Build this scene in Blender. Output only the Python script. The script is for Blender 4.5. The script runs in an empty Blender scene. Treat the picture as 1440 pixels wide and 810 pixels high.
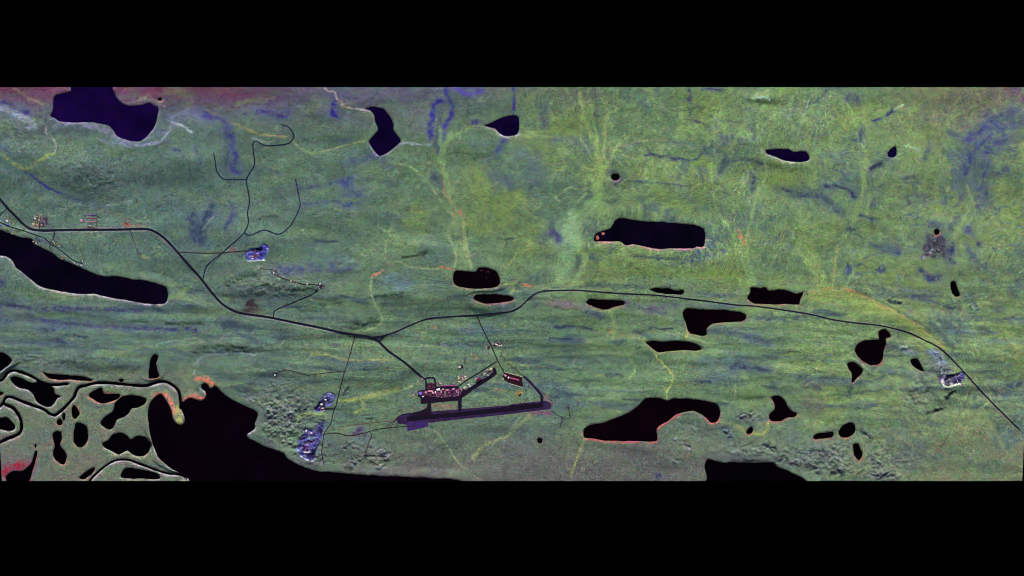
import bpy, math, random
import numpy as np

# ------------------------------------------------------------------ basics
SC = bpy.context.scene
COL = SC.collection
PX = 8.0                       # metres of ground per unit of the survey grid
X0, X1, Y0, Y1 = -3, 1443, 122, 677      # grid extent (survey units)
rng = np.random.default_rng(11)
random.seed(5)
GAIN = 0.665                     # sunlit brightness of a white ground; albedo = colour / GAIN


def lin(c):
    c = np.asarray(c, dtype=np.float64) / 255.0
    return np.where(c <= 0.04045, c / 12.92, ((c + 0.055) / 1.055) ** 2.4)


def wx(px): return (np.asarray(px, dtype=np.float64) - 720.0) * PX
def wy(py): return (405.0 - np.asarray(py, dtype=np.float64)) * PX


# survey sheets: origin and magnification of each sheet the outlines were read from
SH = dict(A=(0, 115, 4.263), B=(290, 115, 4.263), C=(580, 115, 4.263), D=(860, 115, 4.263), E=(1140, 115, 4.263),
          F=(0, 280, 4.263), G=(240, 300, 4.263), H=(500, 300, 4.263), I=(780, 300, 4.263), J=(1020, 300, 5.786),
          K=(1140, 300, 4.263), L=(0, 490, 4.05), M=(180, 490, 4.05), N=(780, 490, 4.05), O=(980, 490, 4.05),
          P=(1180, 450, 3.375), Q=(540, 480, 5.538), R=(570, 500, 11.57), S=(670, 475, 7.364), U=(400, 540, 6.75),
          V=(0, 280, 7.364), W=(320, 330, 6.75), X=(1290, 480, 10.12), Y=(370, 480, 6.75), Z0=(440, 400, 4.0),
          Z1=(0, 400, 4.0), Z2=(480, 560, 4.0), T=(0, 0, 1.0))


def T(s, pts):
    ox, oy, k = SH[s]
    return [(ox + x / k, oy + y / k) for x, y in pts]


def catmull(pts, closed, step=1.5):
    P = np.array(pts, dtype=np.float64)
    n = len(P)
    out = []
    rngi = range(n) if closed else range(n - 1)
    for i in rngi:
        if closed:
            p0, p1, p2, p3 = P[(i - 1) % n], P[i], P[(i + 1) % n], P[(i + 2) % n]
        else:
            p0, p1, p2, p3 = P[max(i - 1, 0)], P[i], P[i + 1], P[min(i + 2, n - 1)]
        m = max(2, int(np.hypot(*(p2 - p1)) / step))
        t = np.linspace(0, 1, m, endpoint=False)[:, None]
        c1 = p1 + (p2 - p0) / 6 * .9
        c2 = p2 - (p3 - p1) / 6 * .9
        out.append((1 - t) ** 3 * p1 + 3 * (1 - t) ** 2 * t * c1 + 3 * (1 - t) * t * t * c2 + t ** 3 * p2)
    out = np.concatenate(out)
    if not closed:
        out = np.vstack([out, P[-1]])
    return out


NX, NY = X1 - X0 + 1, Y1 - Y0 + 1
gx, gy = np.meshgrid(np.arange(X0, X1 + 1, dtype=np.float64), np.arange(Y0, Y1 + 1, dtype=np.float64))


def fnoise(sx, sy, ang=0.0, seed=0):
    r = np.random.default_rng(1000 + seed).standard_normal((NY, NX))
    ky = np.fft.fftfreq(NY)[:, None] * 2 * math.pi
    kx = np.fft.rfftfreq(NX)[None, :] * 2 * math.pi
    c, s = math.cos(ang), math.sin(ang)
    u, v = kx * c + ky * s, -kx * s + ky * c
    f = np.fft.irfft2(np.fft.rfft2(r) * np.exp(-.5 * ((u * sx) ** 2 + (v * sy) ** 2)), s=(NY, NX))
    f -= f.mean()
    return f / f.std()


def smooth(e0, e1, x):
    t = np.clip((x - e0) / (e1 - e0), 0, 1)
    return t * t * (3 - 2 * t)


def window(P, m):
    a0 = int(max(0, math.floor(P[:, 0].min() - m - X0))); a1 = int(min(NX, math.ceil(P[:, 0].max() + m - X0) + 1))
    b0 = int(max(0, math.floor(P[:, 1].min() - m - Y0))); b1 = int(min(NY, math.ceil(P[:, 1].max() + m - Y0) + 1))
    return (slice(b0, b1), slice(a0, a1)) if a1 > a0 and b1 > b0 else None


def line_dist(P, X, Y, closed=False):
    d = np.full(X.shape, 1e9)
    n = len(P)
    for i in range(n if closed else n - 1):
        a, b = P[i], P[(i + 1) % n]
        ab = b - a
        L = ab @ ab
        t = np.clip(((X - a[0]) * ab[0] + (Y - a[1]) * ab[1]) / L, 0, 1) if L > 0 else 0
        d = np.minimum(d, (X - a[0] - t * ab[0]) ** 2 + (Y - a[1] - t * ab[1]) ** 2)
    return np.sqrt(d)


def inside(P, X, Y):
    r = np.zeros(X.shape, bool)
    n = len(P)
    for i in range(n):
        (ax, ay), (bx, by) = P[i], P[(i + 1) % n]
        if ay == by:
            continue
        r ^= ((ay > Y) != (by > Y)) & (X < (bx - ax) * (Y - ay) / (by - ay) + ax)
    return r


# ------------------------------------------------------------------ lakes
def ell(cx, cy, rx, ry, n=12):
    return [(cx + rx * math.cos(i * 2 * math.pi / n), cy + ry * math.sin(i * 2 * math.pi / n)) for i in range(n)]


PALE = (186, 172, 182); ROSE = (196, 62, 92); TAN = (176, 140, 130)
LAKES = [  # name, sheet, outline, shore colour, how far the painted lit rim runs round, water
    ('lake', 'A', [(440, 10), (425, 55), (350, 75), (322, 100), (318, 170), (303, 205), (330, 218), (360, 238), (450, 243), (540, 240), (600, 250), (650, 262), (680, 290), (700, 320), (740, 342), (800, 357), (850, 350), (900, 305), (935, 255), (945, 200), (948, 155), (925, 143), (900, 125), (850, 138), (800, 145), (760, 140), (725, 122), (700, 90), (680, 40), (675, 10)], (140, 130, 165), 0, 'indigo'),
    ('pond', 'A', ell(958, 102, 13, 10), TAN, .2, 'dark'),
    ('lake', 'B', [(950, 160), (980, 150), (1020, 150), (1060, 158), (1080, 180), (1108, 215), (1122, 250), (1120, 285), (1140, 310), (1165, 355), (1130, 390), (1080, 425), (1040, 440), (1010, 415), (975, 360), (1000, 325), (1028, 285), (1015, 240), (1005, 195), (985, 170)], (130, 120, 140), .1, 'blue'),
    ('lake', 'C', [(437, 262), (480, 240), (520, 220), (560, 205), (605, 197), (632, 212), (640, 250), (638, 300), (620, 315), (560, 325), (520, 305), (495, 280)], PALE, 0, 'blue'),
    ('pond', 'C', ell(1217, 570, 26, 20), (140, 110, 120), .3, 'dark'),
    ('lake', 'D', [(925, 405), (960, 405), (1000, 400), (1060, 403), (1095, 420), (1130, 415), (1165, 418), (1182, 445), (1178, 470), (1120, 480), (1050, 472), (980, 450), (930, 430)], PALE, 0, 'blue'),
    ('pond', 'E', [(460, 425), (485, 395), (512, 388), (515, 425), (505, 447), (468, 450)], (120, 110, 140), 0, 'blue'),
    ('lake', 'F', [(-30, 165), (0, 182), (60, 205), (130, 230), (190, 240), (220, 275), (290, 310), (350, 350), (400, 372), (470, 405), (560, 445), (640, 465), (700, 462), (780, 480), (850, 485), (930, 505), (990, 525), (1005, 555), (1003, 600), (985, 628), (930, 630), (850, 622), (760, 608), (660, 590), (560, 568), (490, 570), (400, 558), (300, 540), (235, 520), (180, 480), (130, 435), (95, 410), (80, 375), (40, 345), (-30, 318)], PALE, 0, 'dusk'),
    ('lake', 'I', [(240, 165), (240, 130), (260, 112), (330, 90), (365, 40), (400, 28), (480, 40), (600, 50), (700, 55), (800, 65), (860, 75), (895, 95), (903, 130), (900, 180), (885, 200), (850, 198), (830, 208), (740, 210), (650, 212), (590, 208), (530, 195), (470, 185), (430, 190), (385, 168), (330, 168)], (205, 130, 160), 0, 'dusk'),
    ('lake', 'H', [(595, 350), (640, 345), (710, 350), (740, 328), (775, 325), (830, 340), (855, 365), (865, 420), (830, 445), (780, 450), (700, 450), (640, 445), (600, 430), (585, 395)], (170, 110, 110), .25, 'red'),
    ('lake', 'H', [(705, 510), (730, 490), (790, 483), (860, 487), (920, 495), (950, 510), (930, 525), (880, 535), (800, 543), (750, 535)], (160, 90, 95), .35, 'red'),
    ('pond', 'I', [(572, 455), (600, 447), (640, 450), (680, 452), (720, 460), (770, 460), (775, 475), (755, 488), (700, 485), (640, 480), (600, 472)], (100, 105, 100), .1, 'dark'),
    ('pond', 'I', [(190, 535), (215, 513), (260, 518), (330, 520), (390, 520), (418, 530), (415, 550), (360, 560), (320, 575), (290, 580), (255, 568), (215, 552)], (135, 100, 90), .2, 'red'),
    ('lake', 'I', [(775, 590), (790, 570), (830, 572), (900, 575), (1000, 580), (1100, 590), (1140, 605), (1148, 625), (1130, 645), (1080, 652), (1000, 655), (940, 668), (915, 690), (910, 730), (870, 735), (820, 722), (800, 705), (785, 650), (772, 620)], (140, 100, 95), .2, 'red'),
    ('lake', 'T', [(908.5, 481.8), (918, 480), (932, 481), (949, 479.5), (965, 480), (977, 483), (986, 488.5), (986, 492), (977, 493), (958, 493), (938, 494.5), (926, 495.5), (917, 490)], (140, 130, 90), .2, 'red'),
    ('lake', 'J', [(205, 605), (240, 605), (290, 610), (310, 600), (335, 605), (350, 625), (400, 625), (460, 620), (540, 640), (590, 655), (635, 645), (620, 680), (605, 715), (600, 740), (560, 742), (490, 740), (380, 742), (300, 738), (220, 728), (180, 690), (205, 650)], (150, 100, 100), .2, 'red'),
    ('lake', 'P', [(190, 55), (215, 45), (240, 65), (245, 82), (222, 88), (222, 115), (212, 150), (205, 190), (185, 213), (155, 215), (120, 200), (95, 180), (78, 150), (85, 120), (115, 100), (150, 95), (188, 92), (188, 72)], (150, 62, 75), .45, 'red'),
    ('pond', 'P', [(38, 210), (60, 200), (90, 215), (112, 240), (105, 260), (80, 280), (70, 295), (58, 295), (60, 255), (45, 230)], (140, 100, 100), .2, 'red'),
    ('pond', 'P', [(340, 190), (370, 182), (385, 205), (402, 240), (395, 245), (365, 230), (345, 210)], (130, 110, 100), .1, 'dark'),
    ('pond', 'O', [(808, 480), (835, 440), (880, 425), (902, 450), (898, 480), (872, 503), (825, 508)], (150, 90, 80), .3, 'dark'),
    ('pond', 'P', [(65, 600), (75, 588), (95, 592), (103, 615), (112, 635), (105, 655), (92, 668), (75, 650), (68, 625)], (160, 95, 85), .3, 'dark'),
    ('pond', 'O', [(665, 500), (690, 488), (735, 480), (770, 475), (780, 488), (770, 508), (720, 515), (670, 522)], (170, 100, 85), .3, 'dark'),
    ('pond', 'O', [(420, 280), (445, 270), (475, 275), (505, 300), (520, 335), (545, 360), (568, 370), (560, 390), (510, 398), (480, 415), (430, 418), (412, 400), (415, 375), (440, 350), (445, 325), (430, 295)], (160, 80, 85), .45, 'red'),
    ('pond', 'O', [(280, 478), (300, 455), (315, 450), (315, 480), (290, 490)], (150, 90, 80), .3, 'dark'),
    ('lake', 'O', [(45, 680), (55, 640), (75, 632), (110, 645), (160, 655), (185, 648), (240, 650), (320, 652), (430, 652), (460, 675), (540, 710), (620, 755), (640, 830), (60, 830), (60, 740)], (95, 80, 80), 0, 'dark'),
    ('lake', 'N', [(165, 500), (165, 470), (200, 440), (290, 420), (400, 375), (460, 340), (500, 300), (520, 285), (600, 285), (640, 297), (680, 287), (760, 288), (850, 300), (920, 318), (942, 345), (940, 385), (920, 418), (890, 422), (860, 395), (800, 360), (740, 365), (690, 378), (650, 410), (600, 440), (580, 470), (585, 500), (575, 530), (480, 530), (370, 527), (280, 525), (220, 515), (180, 512)], ROSE, .55, 'red'),
    ('pond', 'K', [(837, 420), (850, 408), (870, 415), (885, 460), (895, 490), (875, 502), (850, 480), (840, 450)], (140, 110, 95), .2, 'dark'),
    ('pond', 'K', ell(755, 112, 16, 18), (150, 100, 90), .3, 'red'),
    ('pond', 'T', ell(759, 620, 3.6, 3.6), (90, 80, 70), .1, 'dark'),
    # delta in the south west
    ('lake', 'L', [(-40, 20), (0, 22), (30, 30), (65, 65), (60, 85), (30, 110), (0, 132), (-40, 140)], PALE, 0, 'dark'),
    ('pond', 'L', [(240, 135), (280, 145), (340, 150), (400, 155), (470, 160), (530, 180), (520, 187), (470, 187), (400, 180), (330, 180), (280, 170)], (190, 130, 125), .3, 'dark'),
    ('lake', 'L', [(58, 175), (70, 160), (110, 165), (150, 185), (190, 200), (220, 185), (250, 195), (300, 225), (315, 260), (345, 275), (325, 285), (305, 320), (280, 335), (240, 325), (210, 305), (190, 265), (160, 240), (110, 225), (75, 200)], PALE, 0, 'dark'),
    ('pond', 'L', [(-40, 400), (0, 398), (35, 395), (65, 415), (85, 440), (75, 465), (40, 472), (0, 466), (-40, 465)], PALE, 0, 'dark'),
    ('pond', 'L', [(505, 270), (530, 245), (575, 225), (590, 250), (600, 262), (680, 262), (675, 285), (630, 305), (585, 315), (545, 300)], (190, 120, 110), .3, 'dark'),
    ('lake', 'L', [(570, 420), (600, 385), (640, 360), (660, 310), (700, 275), (760, 268), (830, 285), (825, 315), (790, 335), (750, 345), (735, 370), (700, 395), (665, 410), (650, 445), (625, 465), (600, 455), (575, 440)], (150, 150, 120), .2, 'dark'),
    ('pond', 'L', [(410, 345), (420, 325), (440, 345), (452, 375), (430, 403), (412, 390)], (170, 140, 100), .4, 'dark'),
    ('pond', 'L', ell(340, 422, 18, 20), (170, 110, 110), .3, 'dark'),
    ('pond', 'L', ell(363, 392, 8, 22), (150, 110, 105), .3, 'dark'),
    ('pond', 'L', [(430, 430), (460, 428), (490, 445), (500, 480), (497, 530), (470, 563), (440, 560), (418, 530), (420, 480)], (180, 130, 130), .2, 'dark'),
    ('pond', 'L', [(300, 485), (325, 472), (350, 480), (352, 520), (345, 555), (370, 590), (380, 620), (365, 660), (340, 655), (310, 630), (300, 595), (310, 560), (302, 520)], (190, 120, 120), .3, 'dark'),
    ('pond', 'L', [(585, 545), (620, 520), (640, 490), (690, 482), (725, 500), (745, 520), (780, 502), (820, 505), (850, 530), (858, 560), (840, 600), (800, 618), (760, 608), (725, 585), (680, 605), (640, 590), (600, 570)], (180, 170, 160), 0, 'dark'),
    ('pond', 'M', [(118, 170), (125, 100), (130, 60), (150, 35), (172, 45), (160, 85), (170, 130), (178, 160), (150, 170)], (150, 90, 85), .1, 'dark'),
    ('bay', 'M', [(116, 420), (114, 370), (128, 312), (160, 272), (190, 260), (212, 290), (235, 330), (250, 362), (258, 400), (275, 425), (298, 437), (318, 425), (324, 398), (308, 352), (302, 312), (320, 302), (350, 286), (385, 290), (420, 298), (444, 272), (440, 245), (418, 222), (428, 202), (452, 204), (470, 230), (500, 212), (540, 255), (600, 295), (670, 330), (730, 360), (740, 385), (725, 430), (720, 460), (680, 490), (690, 510), (760, 550), (830, 575), (890, 600), (900, 620), (960, 660), (1040, 690), (1115, 706), (1200, 708), (1300, 720), (1420, 727), (1560, 733), (1800, 745), (1900, 760), (1900, 830), (400, 830), (350, 753), (310, 720), (240, 680), (180, 630), (150, 570), (130, 500)], PALE, 0, 'bay'),
    ('pond', 'L', [(690, 720), (705, 690), (740, 682), (800, 692), (860, 704), (900, 720), (905, 745), (800, 745), (700, 740)], (150, 140, 140), 0, 'dark'),
    ('pond', 'L', [(450, 740), (480, 710), (530, 682), (538, 690), (525, 715), (480, 745)], (150, 120, 120), 0, 'dark'),
    ('pond', 'L', ell(202, 556, 8, 13), (160, 100, 105), .2, 'dark'),
    ('pond', 'L', [(20, 728), (60, 702), (120, 700), (150, 680), (180, 655), (195, 600), (205, 585), (212, 600), (200, 650), (185, 700), (160, 760), (60, 775), (20, 760)], (200, 60, 90), .2, 'dark'),
    ('pond', 'L', ell(690, 183, 15, 9), (180, 90, 100), .4, 'dark'),
    ('pond', 'L', ell(368, 203, 22, 7), (170, 90, 95), .3, 'dark'),
    ('pond', 'L', ell(-2, 258, 20, 11), (180, 90, 90), .3, 'dark'),
]
CHANNELS = [  # sheet, centre line, width
    ('L', [(-40, 190), (10, 180), (25, 165), (45, 140), (80, 127), (130, 140), (180, 160), (220, 185), (270, 205), (330, 208), (385, 202)], 3.6),
    ('L', [(-40, 350), (0, 332), (18, 310), (35, 280), (70, 280), (130, 305), (200, 330), (250, 350), (285, 375), (315, 380), (350, 355), (390, 315), (420, 280), (445, 225), (490, 212), (550, 198), (620, 198), (700, 205), (780, 213), (840, 212), (889, 195), (939, 190), (989, 215), (1019, 250), (1029, 310), (1029, 340)], 3.8),
    ('L', [(18, 315), (40, 325), (80, 345), (110, 390), (122, 430), (115, 475), (80, 500), (35, 515), (0, 532), (-30, 545)], 4.2),
    ('L', [(500, 780), (520, 745), (560, 705), (610, 665), (660, 640), (720, 635), (770, 650), (830, 672), (889, 695), (959, 715), (1029, 722), (1055, 735)], 2.6),
]
wn = fnoise(2.2, 2.2, 0, 3) * .45 + fnoise(5, 5, 0, 4) * .35      # uneven shore
SD = []                                                           # signed distance of each water body (survey units, >0 on land)
for (nm, s, pts, rim, allr, wat) in LAKES:
    SD.append(dict(name=nm, poly=catmull(T(s, pts), True), rim=rim, allr=allr, water=wat))
for (s, pts, w) in CHANNELS:
    SD.append(dict(name='river_channel', line=catmull(T(s, pts), False), w=w, rim=PALE, allr=0, water='dark'))
best = np.full((NY, NX), 60.0); owner = np.full((NY, NX), -1)
for i, l in enumerate(SD):
    P = l.get('poly', l.get('line'))
    win = window(P, 26)
    Xw, Yw = gx[win], gy[win]
    if 'poly' in l:
        d = line_dist(P, Xw, Yw, True)
        d = np.where(inside(P, Xw, Yw), -d, d)
        d = d + wn[win] * np.clip(.4 + .0 * d, 0, 1) * (1.2 if nm != 'river_channel' else .4)
    else:
        d = line_dist(P, Xw, Yw) - l['w'] / 2 + wn[win] * .3
    b = best[win]
    m = d < b
    b[m] = d[m]; owner[win][m] = i
    l['win'] = win

# ------------------------------------------------------------------ heights
streak = smooth(370, 420, gy) * (1 - smooth(560, 620, gy))
delta = smooth(8, -8, gx - 285 + (gy - 600) * -.1) * smooth(512, 530, gy + (gx - 150) * .05)
rough = np.zeros_like(gx)
for (cx, cy, rx, ry, a) in [(400, 585, 55, 50, 1), (430, 640, 40, 25, 1), (380, 395, 70, 28, .55), (1060, 645, 60, 28, 1), (1170, 640, 60, 30, .9), (980, 600, 40, 20, .5),
                            (1230, 650, 60, 35, .7), (1290, 560, 30, 30, .6), (520, 640, 30, 22, .8), (1060, 590, 30, 14, .7), (90, 510, 60, 14, .5), (130, 250, 70, 30, .35), (30, 190, 40, 30, .35),
                            (330, 490, 60, 12, .5), (1300, 530, 30, 20, .5)]:
    rough = np.maximum(rough, a * np.exp(-1.1 * (((gx - cx) / rx) ** 2 + ((gy - cy) / ry) ** 2) ** 1.5))
def warp(f, amp, sd):
    ox = (amp * fnoise(15, 15, 0, sd)).astype(int) + (amp * .3 * fnoise(4, 4, 0, sd + 1)).astype(int)
    oy = (amp * fnoise(15, 15, 0, sd + 2)).astype(int) + (amp * .3 * fnoise(4, 4, 0, sd + 3)).astype(int)
    jy, jx = np.mgrid[0:NY, 0:NX]
    return f[(jy + oy) % NY, (jx + ox) % NX]


Hh = (fnoise(70, 34, 0, 10) * 12 + fnoise(26, 13, .1, 11) * 6.5 + fnoise(11, 7, 0, 12) * 2.6 + fnoise(4.5, 3, 0, 13) * .9
      + fnoise(46, 5, 0.03, 14) * 2.9 * streak + fnoise(24, 2.6, 0.03, 15) * 1.3 * streak + warp(fnoise(15, 1.5, .04, 19), 3, 270) * .7 * streak
      + fnoise(3.8, 2.8, .6, 16) * 3.6 * rough ** 1.3 + fnoise(1.9, 1.5, 0, 17) * 3.8 * rough ** 1.2 + fnoise(1.05, .95, 0, 20) * 3.2 * rough ** 1.2 + fnoise(1.2, 1.2, 0, 18) * .30)
R1 = np.abs(fnoise(15, 11, 0, 50) + .12 * fnoise(3, 3, 0, 51)); R2 = np.abs(fnoise(13, 6, .1, 52) + .14 * fnoise(2.5, 2.5, 0, 53)); R3 = np.abs(fnoise(44, 6, .03, 54) + .1 * fnoise(4, 2, 0, 55)); R4 = np.abs(fnoise(22, 4.5, .8, 56) + .14 * fnoise(3, 3, 0, 57))
R5 = np.abs(fnoise(5, 40, .1, 58) + .2 * fnoise(3, 5, 0, 59))
R1 = warp(R1, 5, 200); R2 = warp(R2, 4, 210); R5 = warp(R5, 9, 220); R4 = warp(R4, 4, 230)
gate = smooth(-.3, .8, fnoise(30, 22, 0, 60)); gate2 = smooth(-.2, .9, fnoise(26, 26, 0, 61))
gully = np.exp(-(R1 / .09) ** 2) * gate + .8 * np.exp(-(R2 / .1) ** 2) * gate2 + .6 * np.exp(-(R3 / .08) ** 2) * streak
Hh -= gully * 1.6
for (cx, cy, rx, ry, h) in [(592, 346, 22, 11, 16), (1072, 137, 24, 8, 16), (375, 395, 60, 16, 20), (340, 408, 34, 12, 10), (420, 405, 34, 9, 10), (480, 378, 22, 7, 10), (560, 412, 26, 7, 9),
                            (320, 488, 40, 10, 14), (262, 225, 38, 22, 16), (110, 247, 70, 26, 20), (30, 205, 44, 34, 18), (260, 428, 50, 8, 7), (90, 438, 60, 6, 5), (470, 415, 22, 9, 7),
                            (395, 335, 60, 9, 6), (870, 345, 90, 8, 5), (1040, 585, 26, 14, 10), (1320, 560, 16, 16, 9), (100, 505, 60, 10, 7), (640, 130, 40, 14, 8), (660, 205, 45, 16, 10)]:
    Hh += 1.7 * h * np.exp(-1.2 * (((gx - cx) / rx) ** 2 + ((gy - cy) / ry) ** 2))
Hh = Hh * (1 - delta * .93)

crag = np.zeros_like(gx)
for (sh, pts, w_) in [('O', [(190, 640), (300, 634), (420, 640)], 4), ('O', [(530, 662), (610, 655), (690, 680)], 9), ('O', [(770, 705), (825, 698)], 8), ('O', [(455, 628), (515, 640)], 8), ('O', [(600, 585), (660, 600), (710, 590)], 9),
                      ('O', [(760, 605), (810, 640)], 7), ('O', [(255, 385), (310, 400)], 8), ('O', [(160, 470), (190, 500)], 6), ('O', [(390, 555), (440, 570)], 7), ('O', [(950, 470), (985, 500)], 6), ('O', [(1000, 630), (970, 620)], 6),
                      ('N', [(690, 520), (770, 575)], 7), ('N', [(800, 385), (850, 400)], 4), ('N', [(985, 480), (1000, 500)], 6), ('N', [(1050, 390), (1120, 380)], 8), ('N', [(660, 640), (700, 645)], 5),
                      ('P', [(410, 440), (440, 432)], 5), ('P', [(455, 430), (490, 420)], 5), ('P', [(505, 365), (545, 340)], 5), ('P', [(110, 520), (150, 555)], 7), ('P', [(140, 650), (190, 690)], 7), ('P', [(180, 745), (270, 735)], 12), ('P', [(10, 660), (5, 700)], 5), ('P', [(300, 130), (370, 165)], 6),
                      ('U', [(100, 245), (160, 262), (225, 232)], 4), ('U', [(20, 260), (60, 330), (30, 420)], 14), ('U', [(90, 420), (40, 520)], 9), ('U', [(560, 610), (640, 555)], 5), ('U', [(660, 600), (720, 580)], 5), ('U', [(900, 640), (990, 690)], 8), ('U', [(600, 780), (680, 740)], 10), ('U', [(900, 790), (960, 760)], 8), ('U', [(550, 100), (620, 25)], 5), ('U', [(310, 370), (390, 350)], 4), ('U', [(300, 760), (120, 740)], 10),
                      ('Y', [(50, 620), (130, 560)], 5), ('Y', [(90, 660), (210, 625)], 6), ('Y', [(20, 740), (100, 720)], 12), ('Y', [(30, 520), (120, 370)], 8), ('M', [(720, 400), (840, 470), (930, 560)], 14), ('M', [(760, 520), (880, 580)], 10), ('M', [(640, 260), (800, 340)], 12),
                      ('G', [(340, 420), (420, 385), (510, 370)], 9), ('G', [(500, 470), (600, 435), (690, 455)], 8), ('G', [(740, 465), (870, 450)], 7), ('G', [(780, 580), (900, 560)], 12), ('G', [(530, 28), (630, 18)], 5), ('G', [(1080, 690), (1220, 640)], 8), ('H', [(285, 262), (425, 238)], 6), ('H', [(120, 498), (280, 482)], 6), ('Z1', [(1090, 370), (1250, 345), (1420, 365)], 10), ('Z1', [(930, 220), (1140, 222)], 5), ('Z1', [(330, 485), (450, 490)], 7), ('Z1', [(20, 400), (240, 440)], 14), ('K', [(470, 520), (535, 532)], 7), ('K', [(960, 540), (1000, 570)], 6), ('A', [(480, 470), (640, 560), (560, 620)], 26), ('A', [(40, 260), (200, 400)], 26)]:
    Pc = catmull(T(sh, pts), False, 3)
    wv = window(Pc, w_ * 1.6 + 2)
    a_ = (.3 if w_ > 20 else .5 if sh in ('G', 'A', 'Z1', 'H') else 1.0)
    crag[wv] = np.maximum(crag[wv], a_ * np.exp(-(line_dist(Pc, gx[wv], gy[wv]) / (w_ * .55)) ** 2))
crag *= np.clip(.8 + .3 * fnoise(4, 4, 0, 70), .2, 1.3)
Hh += crag * (3.0 * fnoise(2.1, 1.6, 0, 71) + 7.4 * fnoise(1.15, 1.0, 0, 72) + 2)

# flat ground of the airfield
FIELD = np.array(T('Q', [(40, 620), (90, 560), (180, 360), (300, 260), (420, 270), (560, 240), (640, 180), (860, 150), (980, 230), (1110, 270), (1330, 450), (1330, 560), (1150, 570), (600, 640), (160, 720)]))
win = window(FIELD, 30)
d = line_dist(FIELD, gx[win], gy[win], True)
d = np.where(inside(FIELD, gx[win], gy[win]), 0, d)
fm = 1 - smooth(0, 22, d)
ZF = float(Hh[win][d <= 0].mean())
Hh[win] = Hh[win] * (1 - fm) + ZF * fm

SITES = []          # level ground under buildings elsewhere, filled below (x, y, radius)


# ------------------------------------------------------------------ ground cover colours, with some painted light and shade
def mixc(c, col, a):
    a = np.clip(a, 0, 1)[..., None]
    return c * (1 - a) + lin(col) * a


n_big = fnoise(60, 40, 0, 30); n_mid = fnoise(18, 14, 0, 31); n_sm = fnoise(6, 5, 0, 32); n_f = fnoise(2.2, 2.0, 0, 33)
n_str = fnoise(40, 4, .02, 34); n_str2 = fnoise(20, 2.4, .03, 35)
n_ver = fnoise(3.0, 26, .12, 36); n_ver2 = fnoise(1.6, 14, -.2, 37); n_ver = warp(n_ver, 7, 240); n_ver2 = warp(n_ver2, 6, 250); n_dia = warp(fnoise(20, 2.2, .75, 38), 4, 260); n_olv = fnoise(24, 18, 0, 39)
east = smooth(420, 900, gx)
C = np.zeros((NY, NX, 3)) + lin((84, 110, 98))
C = mixc(C, (88, 115, 88), smooth(250, 560, gx))
C = mixc(C, (103, 128, 86), smooth(600, 1250, gx) * .9)
C = mixc(C, (76, 104, 100), np.clip(.35 * n_mid + .25 * n_big - .05, 0, .55) * (1 - .5 * east))
C = mixc(C, (114, 136, 68), np.clip(.32 * n_olv + .12 * n_sm + .06, 0, .68) * east * (1 - .75 * smooth(400, 450, gy) * smooth(1150, 1000, gx)))
C = mixc(C, (76, 96, 112), np.clip(-.34 * n_olv - .2 * n_sm - .25, 0, .5) * (.3 + .7 * east))
C = mixc(C, (70, 84, 108), np.clip(.45 * n_str - .2 * n_str2 - .35, 0, .62) * streak)
C = mixc(C, (104, 128, 84), np.clip(-.4 * n_str + .25 * n_str2 - .2, 0, .55) * streak)
C = mixc(C, (122, 142, 84), np.clip(.3 * n_ver + .25 * n_ver2 - .3, 0, .5) * smooth(780, 900, gx) * (1 - smooth(360, 420, gy)))
C = mixc(C, (80, 100, 112), np.clip(-.3 * n_ver - .2 * n_mid - .4, 0, .4) * smooth(780, 900, gx) * (1 - smooth(360, 420, gy)))
C = mixc(C, (118, 122, 84), np.clip(.4 * n_dia + .2 * n_f - .3, 0, .5) * smooth(1200, 1300, gx))
C = mixc(C, (96, 104, 96), np.clip(-.5 * n_dia - .4, 0, .45) * smooth(1220, 1320, gx) * smooth(480, 560, gy))
C = mixc(C, (112, 104, 82), np.clip(.2 + .3 * n_sm, 0, .55) * smooth(1230, 1340, gx) * smooth(560, 640, gy))
# northern edge: mauve and reddish tint in the west, thinner in the far east
north = smooth(205, 118, gy + n_mid * 8)
C = mixc(C, (88, 76, 112), north * .8 * (1 - smooth(560, 760, gx)))
C = mixc(C, (108, 54, 80), smooth(168, 120, gy + n_sm * 4) * (.85 + .2 * n_sm) * (1 - smooth(330, 480, gx)))
C = mixc(C, (92, 84, 96), smooth(160, 118, gy + n_mid * 6) * .55 * smooth(560, 700, gx) * (1 - smooth(780, 900, gx)))
C = mixc(C, (112, 84, 92), smooth(190, 118, gy - (gx - 1440) * -.22 + n_sm * 6) * .7 * smooth(1200, 1420, gx))
# southern edge: thin grey cover
south = smooth(575, 660, gy + n_mid * 5) * smooth(420, 520, gx) * (1 - smooth(930, 1130, gx) * .75)
C = mixc(C, (92, 91, 89), south * .95)
C = mixc(C, (104, 116, 95), delta * .9)
C = mixc(C, (112, 108, 98), delta * smooth(560, 660, gy) * .6)
C = mixc(C, (86, 100, 94), np.clip(rough * .5, 0, 1))

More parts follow.
